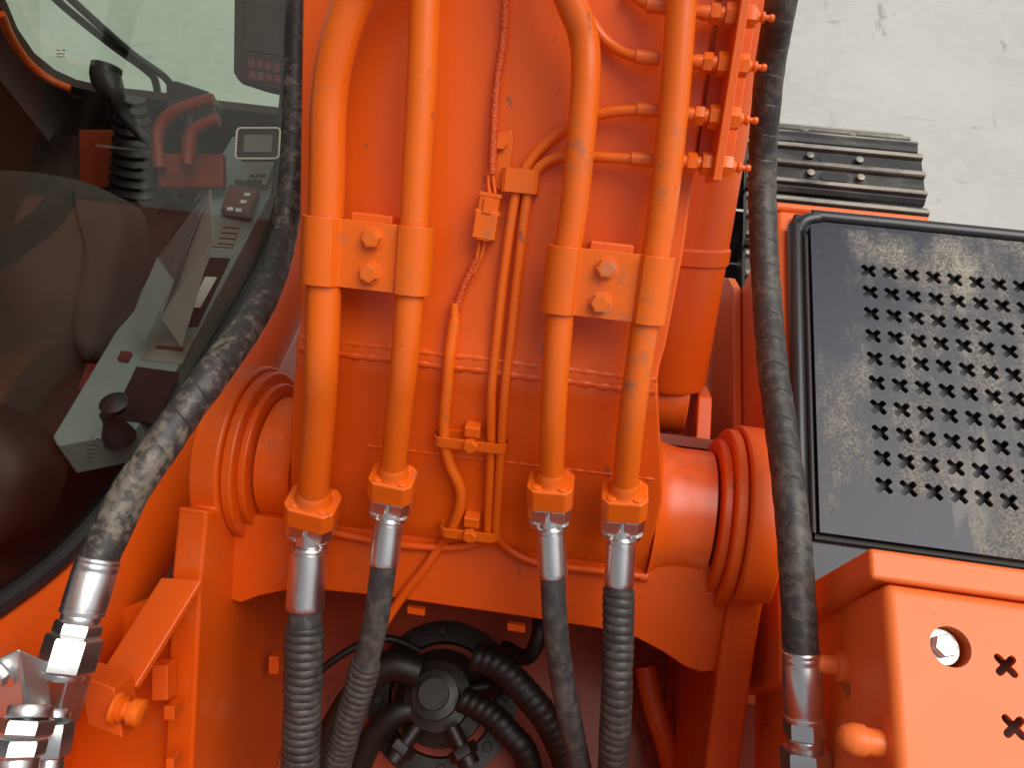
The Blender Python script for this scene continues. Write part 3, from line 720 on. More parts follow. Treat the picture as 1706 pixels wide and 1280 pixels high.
bayhose([(1075,1110,1.5),(1090,1180,1.48),(1115,1260,1.46),(1140,1400,1.45)], .022, 'orange painted tube going down at the right of the bay')
bpy.data.objects['bay_hose.006'].children[0].data.materials[0] = M['orange']

# ================================================================== STEEL VALVE BLOCK, lower left
vb = thing('valve_block', 'bare metal valve block with hex fittings in the lower left corner', 'valve block', tuple(Pd(30,1150,.83)))
A = Pd(30,1080,.80); a_ = Pd(79,1101,.845)-A; b_ = Pd(-60,1122,.855)-A; c_ = Pd(43,1180,.845)-A
c_ = c_.normalized()
cc = Pd(43,1180,.845)-A
bo = MB().para(A, a_, b_, cc).build('block_body', M['alu'], vb, bevel=.003)
nb = a_.cross(b_).normalized(); ff = b_.cross(cc).normalized(); ff = ff if ff.dot(fwd) < 0 else -ff
pc = Pp(2,1118, A, ff)
MB().lathe(pc, ff, [(0,.021),(.003,.021),(.004,.019)], 30).build('port_face', M['zinc'], vb)
MB().hexa(pc+ff*.003, ff, .015, .008, .0015, .2).build('port_plug', M['zinc'], vb)
# elbow adapter between hose and block
E0 = oend; dn = (Pd(118,1205,.88)-Pd(122,1105,.87))
et = Pd(117,1114,.872)
MB().para(et, Pd(154,1127,.905)-et, Pd(74,1104,.905)-et, Pd(95,1194,.878)-et).build('elbow_body', M['zinc'], vb, bevel=.003, seg=2)
def fit(x0, y0, x1, y1, d, w_, name, kind='h', off=0.):
    o = Pd(x0, y0, d); e = Pd(x1, y1, d-.006)-o; r_ = w_/2*d/F; L = e.length
    m_ = MB()
    if kind == 'h': m_.hexc(o, e, r_*1.04, L, off)
    else: m_.lathe(o, e, [(0, r_*.96), (.0015, r_), (L-.0015, r_), (L, r_*.96)], 32)
    m_.build(name, M['zinc'], vb)
fit(52,1176, 47,1198, .835, 70, 'fitting_collar', 'c')
fit(47,1198, 39,1226, .832, 82, 'hex_fitting', 'h', R(8))
fit(40,1224, 38,1231, .830, 66, 'fitting_collar', 'c')
fit(37,1231, 29,1262, .828, 76, 'hex_fitting', 'h', R(-6))
fit(30,1260, 24,1300, .826, 66, 'fitting_collar', 'c')
fit(94,1186, 91,1202, .885, 44, 'fitting_collar', 'c')
fit(91,1202, 82,1260, .883, 60, 'hex_fitting', 'h', R(4))
fit(82,1260, 78,1310, .880, 46, 'fitting_collar', 'c')

# ================================================================== BOOM CYLINDER (right, behind the boom edge)
cyl = thing('boom_cylinder', 'orange boom cylinder barrel behind the right edge of the boom', 'hydraulic cylinder', tuple(Pd(1120,640,1.45)))
def cylax(px, py, d): return Pd(px, py, d)
c0 = Pd(1098, 668, 1.50); c1 = Pd(1200, 0, 1.27); cax = (c1-c0).normalized(); CL = (c1-c0).length
rc = .085
def tt(y): return CL*(668-y)/668
MB().lathe(c0, cax, [(tt(640), rc*.72), (tt(630), rc*.95), (tt(620), rc), (tt(412), rc), (tt(408), rc*1.0), (tt(406), rc*1.05), (tt(382), rc*1.05), (tt(378), rc), (CL*1.4, rc)], 48).build('barrel', M['orange'], cyl)
eo = c0+cax*.01
MB().lathe(eo-XA*.05, XA, [(0,.07),(.1,.07)], 40).build('base_eye', M['orange'], cyl, bevel=.004)
lp = [PX(x, y, .235) for x, y in ((1118,655),(1135,640),(1156,640),(1163,660),(1160,720),(1155,770),(1115,770))]
MB().prism(lp, XA*.028).build('mount_lug', M['orange'], cyl, bevel=.004)

# ================================================================== TOOL BOX WITH PERFORATED STEP
zp = CAMZ-1.18
def Q(px, py, z=zp): return PZ(px, py, z)
fl = Q(1310,338); xl0 = Q(1296,600,zp-.03).x
yf = Q(1312,340).y; yb = Q(1400,918).y-.01
tool = thing('tool_box', 'orange tool box topped with a dusty black perforated step, right of the boom', 'tool box', (xl0+.4, (yf+yb)/2, 1.0))
XRR = xl0+.75
MB().box((xl0, yb-.2, 1.0), (XRR, yf+.012, zp-.03)).build('box_body', M['plated'], tool, bevel=.012, seg=3)
# front orange flange with end nub
ff_ = [Q(1290,322,zp-.035), Q(1400,326,zp-.035), Q(1545,343,zp-.035)]
MB().tube([V((xl0, yf+.02, zp-.035)), V((Q(1540,343,zp-.035).x, yf+.02, zp-.035))], .010, 12).build('front_rail', M['plated'], tool)
# second side panel standing proud of the body
sp = [PX(x, y, xl0-.02) for x, y in ((1203,463),(1213,463),(1222,480),(1222,800),(1165,800),(1171,705),(1176,610),(1183,531))]
MB().prism(sp, XA*.018).build('side_panel', M['plated'], tool, bevel=.003)
# black tray with rolled rim
xt = Q(1322,600).x; X2 = xt+.70
tr = MB(); tr.box((xt+.01, yb-.05, zp-.03), (X2-.01, yf-.01, zp-.012)); tr.build('step_tray', M['plate'], tool, bevel=.004)
rim = [V((xt+.012, yb-.05, zp-.016)), V((xt+.012, yf-.10, zp-.016)), V((xt+.015, yf-.060, zp-.016)), V((xt+.028, yf-.028, zp-.016)), V((xt+.060, yf-.015, zp-.016)), V((xt+.10, yf-.012, zp-.016)), V((X2, yf-.012, zp-.016))]
MB().tube(resample(catmull(rim, 8), .006), .0145, 20).build('rolled_rim', M['lip'], tool)
# raised plate with cross shaped holes
c1_ = Q(1446,453); c2_ = Q(1626,473); c3_ = Q(1474,811)
px_ = (c2_.x-c1_.x)/5; py_ = (c1_.y-c3_.y)/9
cell = px_; NX, NY = 11, 10; HS = cell*.98
hx0 = c1_.x-cell/2; hy1 = c1_.y+py_/2
K = 40
def cross_r(th, s):
    c = abs(math.cos(2*(th-math.pi/4)))
    d1_ = min(abs(math.sin(th-math.pi/4)), abs(math.cos(th-math.pi/4)))   # distance direction to nearest arm
    w_ = .125*s; Lm = .43*s
    rr = w_/max(d1_, 1e-6) if d1_ > 0 else 9
    r_arm = Lm*(1-.10*(d1_/.3)**2) if d1_ < .3 else 9
    return min(rr, r_arm, Lm) if d1_ > 0.2 else min(Lm, rr)
def sq_r(th, hx, hy):
    c, s = abs(math.cos(th)), abs(math.sin(th)); return min(hx/max(c, 1e-9), hy/max(s, 1e-9))
pl = MB(); pt = zp+.004; TH = .006
_a = math.atan2(py_, cell); angs = sorted([2*math.pi*k/K for k in range(K) if k not in (5, 15, 25, 35)]+[_a, math.pi-_a, math.pi+_a, 2*math.pi-_a])
for ix in range(NX):
    for iy in range(NY):
        cx_, cy_ = hx0+(ix+.5)*cell, hy1-(iy+.5)*py_; b0_ = len(pl.v)
        jx, jy = random.uniform(-.0006,.0006), random.uniform(-.0006,.0006)
        for th in angs: q = sq_r(th, cell/2, py_/2); pl.v.append(V((cx_+q*math.cos(th), cy_+q*math.sin(th), pt)))
        for th in angs: q = cross_r(th, HS); pl.v.append(V((cx_+jx+q*math.cos(th), cy_+jy+q*math.sin(th), pt)))
        for th in angs: q = cross_r(th, HS); pl.v.append(V((cx_+jx+q*math.cos(th), cy_+jy+q*math.sin(th), pt-TH)))
        for k in range(K):
            k2 = (k+1) % K
            pl.f.append((b0_+k, b0_+k2, b0_+K+k2, b0_+K+k)); pl.f.append((b0_+K+k, b0_+K+k2, b0_+2*K+k2, b0_+2*K+k))
# margins of the plate
XP0, XP1 = Q(1356,600).x, X2-.02; YP1, YP0 = Q(1400,382).y, Q(1400,893).y
hx1 = hx0+NX*cell; hy0 = hy1-NY*py_
def mq(x0, x1, y0, y1): b = len(pl.v); pl.v += [V((x0,y0,pt)), V((x1,y0,pt)), V((x1,y1,pt)), V((x0,y1,pt))]; pl.f.append((b,b+1,b+2,b+3))
mq(XP0, hx0, YP0, YP1); mq(hx1, XP1, YP0, YP1); mq(hx0, hx1, hy1, YP1); mq(hx0, hx1, YP0, hy0)
b = len(pl.v); pl.v += [V((x,y,z)) for z in (pt, pt-.014) for x, y in ((XP0,YP0),(XP1,YP0),(XP1,YP1),(XP0,YP1))]
for k in range(4): pl.f.append((b+k, b+(k+1) % 4, b+4+(k+1) % 4, b+4+k))
pl.build('perforated_plate', M['plate'], tool, flipfix=False)
MB().box((XP0+.01, YP0+.01, zp-.0118), (XP1-.01, YP1-.01, zp-.0112)).build('hole_shade_sheet', M['black'], tool)  # black sheet added to paint the shade inside the cross holes
MB().tube([V((XP0-.006, YP0, zp-.008)), V((XP0-.006, YP1-.02, zp-.008))], .006, 10).build('plate_seal', M['black'], tool)
MB().tube([V((XP0-.006, YP0-.006, zp-.008)), V((XP1, YP0-.006, zp-.008))], .006, 10).build('plate_seal', M['black'], tool)

# ================================================================== UPPER STEP BOX lower right
zb = CAMZ-.88
up = thing('battery_box', 'tall orange box with cross shaped cutouts and a recessed bolt, lower right corner', 'machine box', tuple(PZ(1600,1200,zb)-ZA*.6))
xb0 = PZ(1484,1000,zb).x; yb1 = PZ(1500,982,zb).y
TXR = xb0+.45
lid = MB(); ys_ = yb1-.5
holes = []
def in_hole_lid():
    # lid surface made as a cell grid so that the cut-outs are real openings
    hc = [(PZ(1584,1078,zb), 'r', 35*.78/F), (PZ(1676,1110,zb), 'x', 24*.80/F), (PZ(1700,1288,zb), 'x', 24*.80/F), (PZ(1780,1120,zb), 'x', 24*.8/F), (PZ(1690,1200,zb), 'x', 24*.8/F)]
    return hc
hc = in_hole_lid()
def lidcell(x0, x1, y0, y1, hole):
    c, kind, rad = hole; b0_ = len(lid.v)
    ang = [math.atan2(y-c.y, x-c.x) for x, y in ((x0,y0),(x1,y0),(x1,y1),(x0,y1))]
    an = sorted(set([2*math.pi*k/48-math.pi for k in range(48)]+ang)); n = len(an)
    def outr(th):
        dx, dy = math.cos(th), math.sin(th); t = 9
        if dx > 1e-9: t = min(t, (x1-c.x)/dx)
        if dx < -1e-9: t = min(t, (x0-c.x)/dx)
        if dy > 1e-9: t = min(t, (y1-c.y)/dy)
        if dy < -1e-9: t = min(t, (y0-c.y)/dy)
        return t
    def inr(th): return rad if kind == 'r' else cross_r(th, rad*2.2)
    for th in an: t = outr(th); lid.v.append(V((c.x+t*math.cos(th), c.y+t*math.sin(th), zb)))
    for dz in (0, -.006):
        for th in an: t = inr(th); lid.v.append(V((c.x+t*math.cos(th), c.y+t*math.sin(th), zb+dz)))
    for k in range(n):
        k2 = (k+1) % n
        lid.f.append((b0_+k, b0_+k2, b0_+n+k2, b0_+n+k)); lid.f.append((b0_+n+k, b0_+n+k2, b0_+2*n+k2, b0_+2*n+k))
def lq(x0, x1, y0, y1): b = len(lid.v); lid.v += [V((x0,y0,zb)), V((x1,y0,zb)), V((x1,y1,zb)), V((x0,y1,zb))]; lid.f.append((b,b+1,b+2,b+3))
# columns: bolt column | cross column | rest
r0 = hc[0][0]; k0_ = hc[1][0]; k1_ = hc[2][0]; s3 = hc[3][0]
xs0 = xb0+.006; xm = (r0.x+k0_.x)/2; dxc = k0_.x-xm; xm2 = k0_.x+dxc; xm3 = xm2+2*dxc; xe = TXR
ytop = yb1-.006; rb_ = .05
pitchy = .062
lidcell(xs0, xm, r0.y-rb_, ytop, hc[0]); lq(xs0, xm, ys_, r0.y-rb_)
for cxx, xa_, xz_ in ((k0_.x, xm, xm2), (k0_.x+2*dxc, xm2, xm3)):
    y_ = ytop; lq(xa_, xz_, k0_.y+pitchy/2, ytop)
    for k in range(5):
        cy_ = k0_.y-k*pitchy; lidcell(xa_, xz_, cy_-pitchy/2, cy_+pitchy/2, (V((cxx, cy_, zb)), 'x', hc[1][2]))
    lq(xa_, xz_, ys_, k0_.y-4.5*pitchy)
lq(xm3, xe, ys_, ytop)
lid.build('lid', M['plated'], up, flipfix=False)
# walls with a rounded shoulder
wl = MB(); prof = [(.006, 0)]+[(.006-.0+(-.012)*math.sin(R(15*k)), -.012*(1-math.cos(R(15*k)))) for k in range(1, 7)]+[(-.006, -.55)]
rows = [[V((xb0+dx, y, zb+dz)) for dx, dz in prof] for y in (ys_, ytop)]
wl.grid(rows)
rows = [[V((x, yb1-dx, zb+dz)) for dx, dz in prof] for x in (xb0+.006, TXR)]
wl.grid(rows)
cr = []
for k in range(7):
    th = R(15*k); cr.append([V((xb0+.006-(.006-dx)*math.cos(th), ytop+(.006-dx)*math.sin(th), zb+dz)) for dx, dz in prof])
wl.grid(cr); wl.build('box_wall', M['plated'], up, flipfix=False)
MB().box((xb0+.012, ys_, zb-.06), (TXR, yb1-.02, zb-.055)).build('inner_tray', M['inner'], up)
rc0 = V((r0.x, r0.y, zb))
MB().lathe(rc0+ZA*-.045, ZA, [(0,.0),(.0001,35*.78/F*1.0),(.0445,35*.78/F*1.0)], 40, False).build('bolt_cup', M['plated'], up)
wb = rc0+V((-.003,.001,-.017))
wo = MB().lathe(wb, ZA, [(0,.0195),(.003,.0195),(.0032,.016),(.0034,.006)], 36).build('washer', M['zinc'], up)
MB().hexa(wb+ZA*.003, ZA, .0135, .012, .0015, .3).build('bolt_head', M['alu'], wo)
# boss, stub pipe and bolt on the left wall
pw = PX(1405,1112,xb0-.006)
MB().lathe(pw+XA*.002, -XA, [(0,.02),(.012,.019),(.013,.012),(.04,.012),(.041,.009)], 24).build('wall_bolt', M['plated'], up)
pw = PX(1470,1240,xb0-.006)
MB().lathe(pw+XA*.002, -XA, [(0,.0145),(.02,.0145),(.022,.017),(.034,.017),(.044,.013),(.049,.007),(.05,.001)], 28).build('stub_pipe', M['plated'], up)
# hood lip bar in front of the box
lipb = thing('hood_lip', 'bright orange folded lip between the black step and the cutout box', 'hood panel', tuple(PZ(1500,940,zb)-ZA*.2))
hx = PZ(1448,940,zb).x; hyf = PZ(1500,920,zb).y; hyb = PZ(1500,972,zb).y
MB().prism([V((hx, hyf, zb+.002)), V((hx, hyb, zb+.002)), V((hx, hyb+.002, zb-.03)), V((hx, hyb-.02, zb-.25)), V((hx, hyf, zb-.25))], XA*.5).build('lip_bar', M['plated'], lipb, bevel=.006, seg=3)
MB().lathe(PX(1300,1222,.40)-XA*.03, XA, [(0,.012),(.02,.012),(.021,.018),(.04,.018)], 20).build('side_bolt', M['orange'], lipb)

# ================================================================== CRAWLER TRACK
TZ = 1.12; PITCH = .216
aC = PZ(1390, 281, TZ); xi = PZ(1243, 281, TZ).x; xo = PZ(1537, 281, TZ).x
trk = thing('crawler_track', 'worn steel crawler track on pale concrete beyond the tool box', 'crawler track', ((xi+xo)/2, aC.y-1, 0))
tw = xo-xi
def shoe_mesh():
    """single shoe: base plate with two mud slots, three grousers; local x across, y along, z up"""
    mb = MB(); L2 = PITCH/2-.009; T = .012
    ys = [-L2, -.066, -.050, -.006+.0, .010, .054, .070, L2]
    zs = [0, 0, .026, .026, 0, 0]
    prof = [(-L2, -.012), (-L2+.012, .0), (-.084,.0),(-.079,.014),(-.066,.014),(-.060,.0),(-.013,.0),(-.007,.017),(.007,.017),(.013,.0),(.060,.0),(.066,.014),(.079,.014),(.084,.0),(L2-.004,.0),(L2,-.012)]
    bot = [(L2, -.026), (-L2, -.026)]
    def run(x0, x1):
        pts = [V((x0, y, z)) for y, z in prof+bot]; mb.prism(pts, XA*(x1-x0))
    run(-tw/2, tw/2)
    return mb
def local_build(mb, name, mat, bevel=0.):
    return mb.build(name, mat, None, bevel=bevel)
shoe0 = local_build(shoe_mesh(), 'track_shoe', M['track'], .003)
slot0 = MB()
for y in (-.035, .035):
    pts = [V((.018*math.cos(th)+(.026 if math.cos(th) > 0 else -.026), y+.017*math.sin(th), 0)) for th in [2*math.pi*k/20+.01 for k in range(20)]]
    slot0.prism(pts, ZA*.0025)
slot0 = local_build(slot0, 'mud_slot', M['black'])
bolt0 = []
for x in (-.074, .074):
    for y in (-.035, .035):
        b_ = MB(); b_.lathe(V((x, y, 0)), ZA, [(0,.017),(.003,.017),(.0035,.013),(.014,.012),(.016,.008)], 16); bolt0.append(local_build(b_, 'shoe_bolt', M['track']))
def place(z0):
    return None
poses = []
Rt = .33
for k in range(-7, 1): poses.append((aC.y+.0+k*PITCH, TZ, 0.))
yc = aC.y+.01; zc = TZ-Rt
for k in range(1, 6):
    th = (k*PITCH-.01)/Rt; poses.append((yc+Rt*math.sin(th), zc+Rt*math.cos(th), -th))
first = True
for (y, z, a) in poses:
    if first: s_o = shoe0; kids = [slot0]+bolt0; first = False
    else:
        s_o = shoe0.copy(); COL.objects.link(s_o); kids = []
        for c in [slot0]+bolt0:
            cc_ = c.copy(); COL.objects.link(cc_); kids.append(cc_)
    s_o.parent = trk; s_o.location = V(((xi+xo)/2, y, z))-trk.location; s_o.rotation_euler = (a, 0, 0)
    for c in kids: c.parent = s_o
fb = MB(); fb.box((xi+.12, aC.y-2.4, .12), (xo-.12, aC.y+.2, TZ-.12)); fb.build('track_frame', M['dark'], trk, bevel=.02)
MB().lathe(V((xi+.15, yc, zc)), XA, [(0, Rt-.07), (tw-.3, Rt-.07)], 40).build('idler_wheel', M['dark'], trk, bevel=.01)
MB().box((xi-.35, aC.y-2.0, .55), (xi+.1, aC.y-.25, .75)).build('track_frame', M['dark'], trk, bevel=.02)

# ================================================================== CAB
XC = -.75
cab = thing('operator_cab', 'operator cab with big tinted side window and dim interior, left of the boom', 'excavator cab', (-1.25, .6, 1.1))
wl_px = [(-120,1075),(-50,1034),(0,1003),(90,935),(165,855),(220,785),(300,665),(380,535),(440,425),(478,320),(492,200),(499,60),(503,-60)]
low = [PX(x, y, XC) for x, y in wl_px]
low = catmull(low, 4)
rear_top = V((XC, -.45, CAMZ-.12)); front_top = V((XC, 1.55, CAMZ-.12)); rear_bot = V((XC, -.45, low[0].z+.02))
outline = [front_top, rear_top, rear_bot]+low
gp_ = MB().prism(outline, XA*.005); gp_.build('side_window', M['glass'], cab)
sealp = [p+XA*.006 for p in low]
MB().tube(resample(sealp, .02), .016, 10).build('window_seal', M['black'], cab)
# wall below the window with a bulging sill
sp_ = [(0, -.004), (.01, .012), (.03, .028), (.06, .05), (.10, .066), (.15, .072), (.19, .058), (.22, .02), (.5, -.03)]
rows = []
for i, p in enumerate(low):
    t_ = (low[min(i+1, len(low)-1)]-low[max(i-1, 0)]).normalized(); nd = V((0, t_.z, -t_.y))
    if nd.z > 0: nd = -nd
    nd = (nd*.75+V((0,.0,-1))*.25).normalized()
    rows.append([p+nd*dz+XA*dx for dz, dx in sp_])
rows = [[V((q.x, -.45, q.z+.02)) for q in rows[0]]]+rows
cw = MB().grid(rows); cw.build('side_wall', M['orange'], cab, flipfix=False)
cw = MB().box((XC-.08, -.45, 1.0), (XC-.035, 1.5, CAMZ-1.62)); cw.build('lower_wall', M['orange'], cab)
zfl = CAMZ-1.78
MB().box((-1.8, -.45, zfl-.03), (XC-.05, 1.55, zfl)).build('cab_floor', M['trim'], cab)
MB().box((-1.8, -.5, CAMZ-.1), (XC+.03, 1.6, CAMZ-.02)).build('cab_roof', M['orange'], cab, bevel=.02)
MB().box((-1.8, -.5, zfl), (XC-.02, -.46, zfl+.55)).build('rear_wall', M['trim'], cab)
MB().box((-1.82, -.46, zfl), (-1.78, 1.5, zfl+1.3)).build('door_panel', M['trim'], cab)
YFW = 1.55
fb_px = [(-330,-250),(-60,-110),(4,18),(22,60),(50,100),(85,128),(120,144),(170,155),(260,165),(350,178),(470,192),(520,200)]
fpts = [PY(x, y, YFW) for x, y in fb_px]
poly = fpts+[V((fpts[-1].x, YFW, zfl-.1)), V((-2.2, YFW, zfl-.1)), V((-2.2, YFW, fpts[0].z))]
MB().prism(poly, YA*.03).build('front_panel', M['trim'], cab)
arcp = resample(catmull(fpts[2:7], 6), .02)
MB().tube([p-YA*.01 for p in arcp], .012, 10).build('front_trim', M['orange'], cab)
MB().prism([V((-1.8, YFW+.035, zfl-.1)), V((XC, YFW+.035, zfl-.1)), V((XC, YFW+.035, CAMZ-.1)), V((-1.8, YFW+.035, CAMZ-.1))], YA*.005).build('windscreen', M['glass_green'], cab)
MB().tube([PX(497,-80,XC-.03), PX(482,100,XC-.03), PX(470,250,XC-.03), PX(462,330,XC-.03)], .016, 12).build('front_pillar', M['black'], cab)
for pts in ([(40,-60),(95,0),(180,70),(245,118),(260,140),(264,185)], [(60,-60),(120,0),(215,85),(278,132),(285,160)]):
    MB().tube(catmull([PY(x, y, YFW+.05) for x, y in pts], 6), .011, 10).build('wiper_arm', M['black'], cab)
rl = [(262,215,1.9),(275,195,1.9),(310,178,1.9),(350,165,1.9),(358,175,1.92),(352,200,1.95)]
for pts in ([(266,280,1.9),(262,225,1.9),(285,190,1.9),(335,170,1.9),(356,166,1.9)], [(312,275,1.85),(318,225,1.85),(345,205,1.85),(365,200,1.85)]):
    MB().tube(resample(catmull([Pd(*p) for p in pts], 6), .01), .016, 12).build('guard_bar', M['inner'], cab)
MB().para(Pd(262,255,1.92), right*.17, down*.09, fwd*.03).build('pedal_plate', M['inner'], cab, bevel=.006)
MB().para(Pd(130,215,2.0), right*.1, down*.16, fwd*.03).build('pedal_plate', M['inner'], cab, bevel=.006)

# seat
def pillow(px_outline, d, bulge, name, mat, parent, n=7):
    P = [Pd(x, y, d) for x, y in px_outline]; P = catmull(P+[P[0]], 5)[:-1]
    c = sum(P, V((0,0,0)))/len(P); mb = MB(); k = len(P)
    for i in range(n+1):
        t_ = i/n; rr = math.cos(t_*math.pi/2)**.55 if i < n else 0.001
        for p in P: mb.v.append(c+(p-c)*max(rr, .002)-fwd*(bulge*math.sin(t_*math.pi/2)))
    for i in range(n):
        for j in range(k): mb.f.append((i*k+j, i*k+(j+1) % k, (i+1)*k+(j+1) % k, (i+1)*k+j))
    b = len(mb.v); mb.v += [p+fwd*.09 for p in P]
    for j in range(k): mb.f.append((j, (j+1) % k, b+(j+1) % k, b+j))
    mb.f.append(tuple(range(b, b+k)))
    return mb.build(name, mat, parent, angle=60)
seat = pillow([(-160,300),(0,286),(90,292),(165,312),(200,345),(208,400),(195,470),(165,560),(120,670),(60,770),(-40,830),(-160,840)], 1.62, .10, 'operator_seat', M['fabric'], cab)
pillow([(130,305),(190,325),(212,365),(208,430),(185,520),(150,600),(128,560),(150,450),(150,370)], 1.56, .04, 'side_bolster', M['fabric'], seat)
pillow([(-140,640),(-20,690),(60,760),(50,840),(0,910),(-140,960)], 1.35, .06, 'armrest', M['trim'], seat)
# console
cpn = V((0, math.sin(R(17)), math.cos(R(17)))); cp_0 = Pd(330,560,1.60)
con = thing('side_console', 'sloping grey control console with dark panels along the cab window', 'control console', tuple(cp_0-ZA*.2))
def CP(px, py, h=0.): return Pp(px, py, cp_0+cpn*h, cpn)
def cquad(pts, h, t_, name, mat, bev=.002, parent=None):
    return MB().prism([CP(x, y, h) for x, y in pts], cpn*t_).build(name, M[mat], parent or con, bevel=bev)
cquad([(400,272),(500,295),(330,640),(250,765),(128,790),(120,775)], -.09, .09, 'console_body', 'console', .004)
cquad([(300,330),(400,272),(120,775),(40,790),(180,560)], -.11, .06, 'console_body', 'trim', .004)
cquad([(228,612),(300,622),(262,708),(186,700)], 0, .004, 'dark_panel', 'panel')
cquad([(262,555),(326,562),(304,608),(234,600)], 0, .003, 'label_card', 'grey')
cquad([(350,430),(384,432),(330,545),(306,545)], 0, .004, 'dark_panel', 'panel')
cquad([(342,462),(362,463),(334,514),(318,514)], .005, .003, 'label_card', 'white')
cquad([(415,277),(458,285),(446,318),(392,308)], 0, .02, 'switch_pod', 'grey')
cquad([(370,372),(402,374),(388,414),(352,412)], 0, .004, 'label_card', 'grey')
sw_ = cquad([(385,318),(436,326),(420,372),(370,362)], 0, .025, 'switch_pod', 'lampred', .008)
for x, y in ((408,322),(402,334),(380,346),(394,348)): cquad([(x,y),(x+10,y+1),(x+8,y+6),(x-2,y+5)], .026, .003, 'switch', 'white', .0005, sw_)
cquad([(150,615),(215,622),(190,665),(135,660)], -.04, .02, 'button_panel', 'lampred')
for x, y in ((180,650),(190,651),(178,660),(172,668),(184,670)):
    c = CP(x, y, -.019); MB().lathe(c, cpn, [(0,.006),(.004,.006)], 14).build('round_button', M['white'], con)
kb = CP(200,730,.0); ko = MB().lathe(kb, cpn, [(0,.03),(.02,.026),(.05,.012),(.07,.012)], 20).build('console_lever', M['black'], con)
MB().lathe(kb+cpn*.07+V((.02,.01,0)), cpn, [(0,.012),(.008,.014),(.022,.026),(.03,.012)], 20).build('lever_knob', M['black'], ko)
for i in range(3):
    for j in range(2):
        x, y = 418+i*9-j*5, 290+j*9; cquad([(x,y),(x+7,y+1),(x+5,y+6),(x-2,y+5)], .021, .002, 'switch', 'panel', .0004)
for i in range(4): cquad([(372-i*3,378+i*9),(398-i*3,380+i*9),(397-i*3,382+i*9),(371-i*3,380+i*9)], .0035, .0008, 'print_line', 'panel', 0)
cquad([(262,575),(306,580),(304,586),(259,581)], .0035, .001, 'print_line', 'lampred', 0)
cquad([(300,548),(308,549),(302,562),(294,560)], 0, .004, 'switch', 'panel', .0005)
cquad([(172,560),(205,565),(182,608),(150,602)], -.045, .012, 'button_panel', 'panel')
cquad([(205,590),(222,592),(214,606),(198,604)], .0, .012, 'key_knob', 'lampred')
# cards standing on the console
cd = thing('paper_card', 'folded grey card standing on the cab console', 'card', tuple(CP(285,570,.0)))
def card(pts, ds, name, mat):
    P = [Pd(x, y, d) for (x, y), d in zip(pts, ds)]; nn = (P[1]-P[0]).cross(P[2]-P[0]).normalized()
    MB().prism(P, nn*.002).build(name, M[mat], cd)
card([(262,428),(290,466),(242,570),(218,532)], (1.46,1.46,1.5,1.5), 'card_leaf', 'console')
card([(350,315),(354,400),(302,578),(268,528)], (1.5,1.46,1.5,1.5), 'card_leaf', 'grey')
card([(312,345),(345,318),(290,465),(264,428)], (1.5,1.49,1.455,1.455), 'card_leaf', 'dark')
# control levers
lv = thing('control_lever', 'black joystick with rubber boot in front of the operator seat', 'control lever', tuple(Pd(230,330,1.95)))
hd = [Pd(178,110,1.75), Pd(176,130,1.75), Pd(190,155,1.75), Pd(205,190,1.77), Pd(235,225,1.8), Pd(250,235,1.82)]
MB().tube(resample(catmull(hd, 6), .008), lambda L, i: .034 if L < .045 else max(.013, .034-.35*(L-.045)), 18).build('grip', M['black'], lv)
MB().lathe(Pd(232,320,2.0), (Pd(215,150,1.85)-Pd(232,320,2.0)), [(k*.013, (.078-.0022*k)*(1 if k % 2 else .86)) for k in range(20)], 22).build('rubber_boot', M['black'], lv)
lv2 = thing('control_lever', 'flat topped black lever right of the joystick, under the wiper arms', 'control lever', tuple(Pd(315,330,1.95)))
MB().prism([Pd(x, y, 1.98) for x, y in ((275,140),(290,132),(345,150),(360,170),(358,200),(275,200))], fwd*.06).build('grip', M['black'], lv2, bevel=.008)
MB().tube([Pd(318,195,2.0), Pd(310,330,2.0)], .022, 14).build('stem', M['black'], lv2)
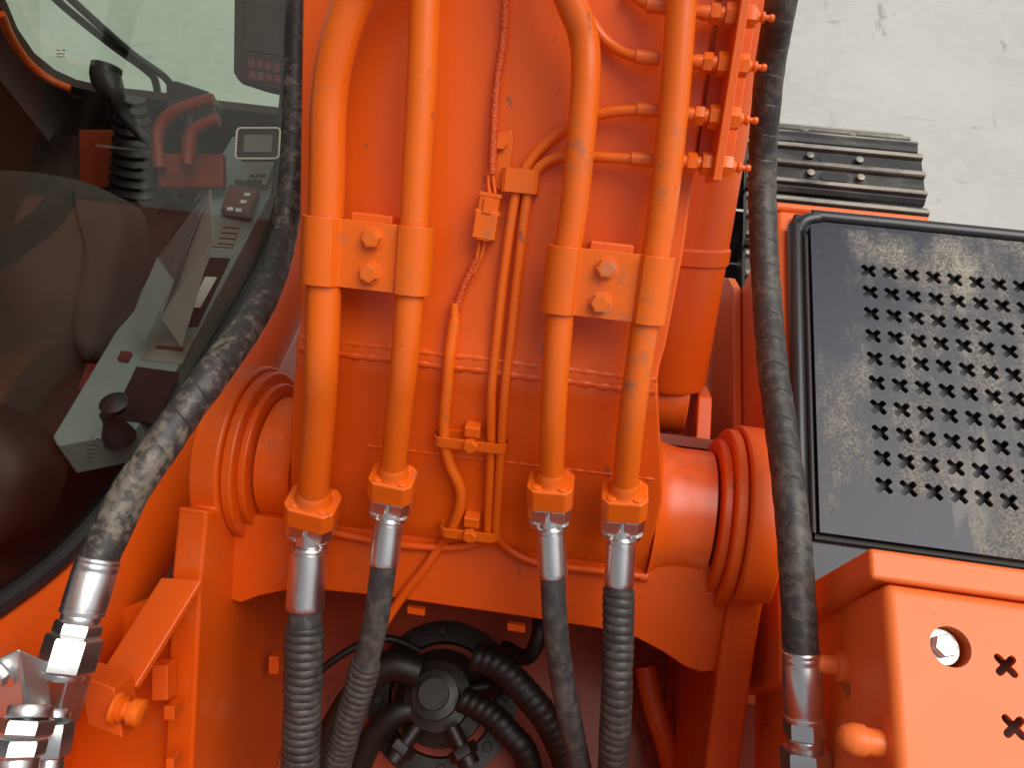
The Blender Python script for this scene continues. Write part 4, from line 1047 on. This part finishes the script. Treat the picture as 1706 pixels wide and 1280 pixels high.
# monitors
mo = thing('cab_monitor', 'dark upright cab monitor with key pad at the top of the window', 'monitor', tuple(Pd(430,80,1.75)))
b_o = MB().prism([Pd(x, y, 1.78) for x, y in ((390,-60),(474,-60),(474,152),(440,145),(394,130),(388,118))], fwd*.04).build('housing', M['panel'], mo, bevel=.006)
MB().prism([Pd(x, y, 1.775) for x, y in ((412,-60),(466,-60),(468,92),(408,82))], fwd*.003).build('screen', M['dark'], mo)
for i in range(4):
    for j in range(2):
        x, y = 414+i*14+j, 97+j*20+i*2.5; MB().prism([Pd(x, y, 1.776), Pd(x+10, y+1.5, 1.776), Pd(x+10, y+15, 1.776), Pd(x, y+13, 1.776)], fwd*.003).build('key', M['lampred'], mo)
ms = thing('small_display', 'small screen with a pale rounded frame below the dark cab monitor', 'display', tuple(Pd(430,240,1.7)))
def rrect(x0, y0, x1, y1, r_, d, sk=3):
    q = []
    for cx_, cy_, a0 in ((x1-r_, y0+r_, -90), (x1-r_, y1-r_, 0), (x0+r_, y1-r_, 90), (x0+r_, y0+r_, 180)):
        for k in range(5): th = R(a0+22.5*k); q.append(Pd(cx_+r_*math.cos(th)-(cy_+r_*math.sin(th)-y0)*.06, cy_+r_*math.sin(th), d))
    return q
MB().prism(rrect(396,214,466,263,6,1.72), fwd*.03).build('housing', M['panel'], ms)
rp_ = rrect(395,213,467,264,6,1.718); MB().tube(rp_+[rp_[0]], .0022, 8).build('pale_frame', M['white'], ms)
MB().prism(rrect(407,224,454,253,3,1.717), fwd*.003).build('screen', M['screen'], ms)
# printed marks on the side window
for x, y, w_ in ((94,82,5),(103,82,6),(94,88,14),(95,93,13),(150,728,6),(160,731,6),(153,736,4),(146,741,18),(145,748,17),(143,755,15),(142,762,14),(146,768,8)):
    a = PX(x, y, XC+.0062); b = PX(x+w_, y+1, XC+.0062); c = PX(x+w_, y+2.4, XC+.0062); d = PX(x, y+1.6, XC+.0062)
    MB().prism([a, b, c, d], XA*.0006).build('glass_print', M['panel'], cab)
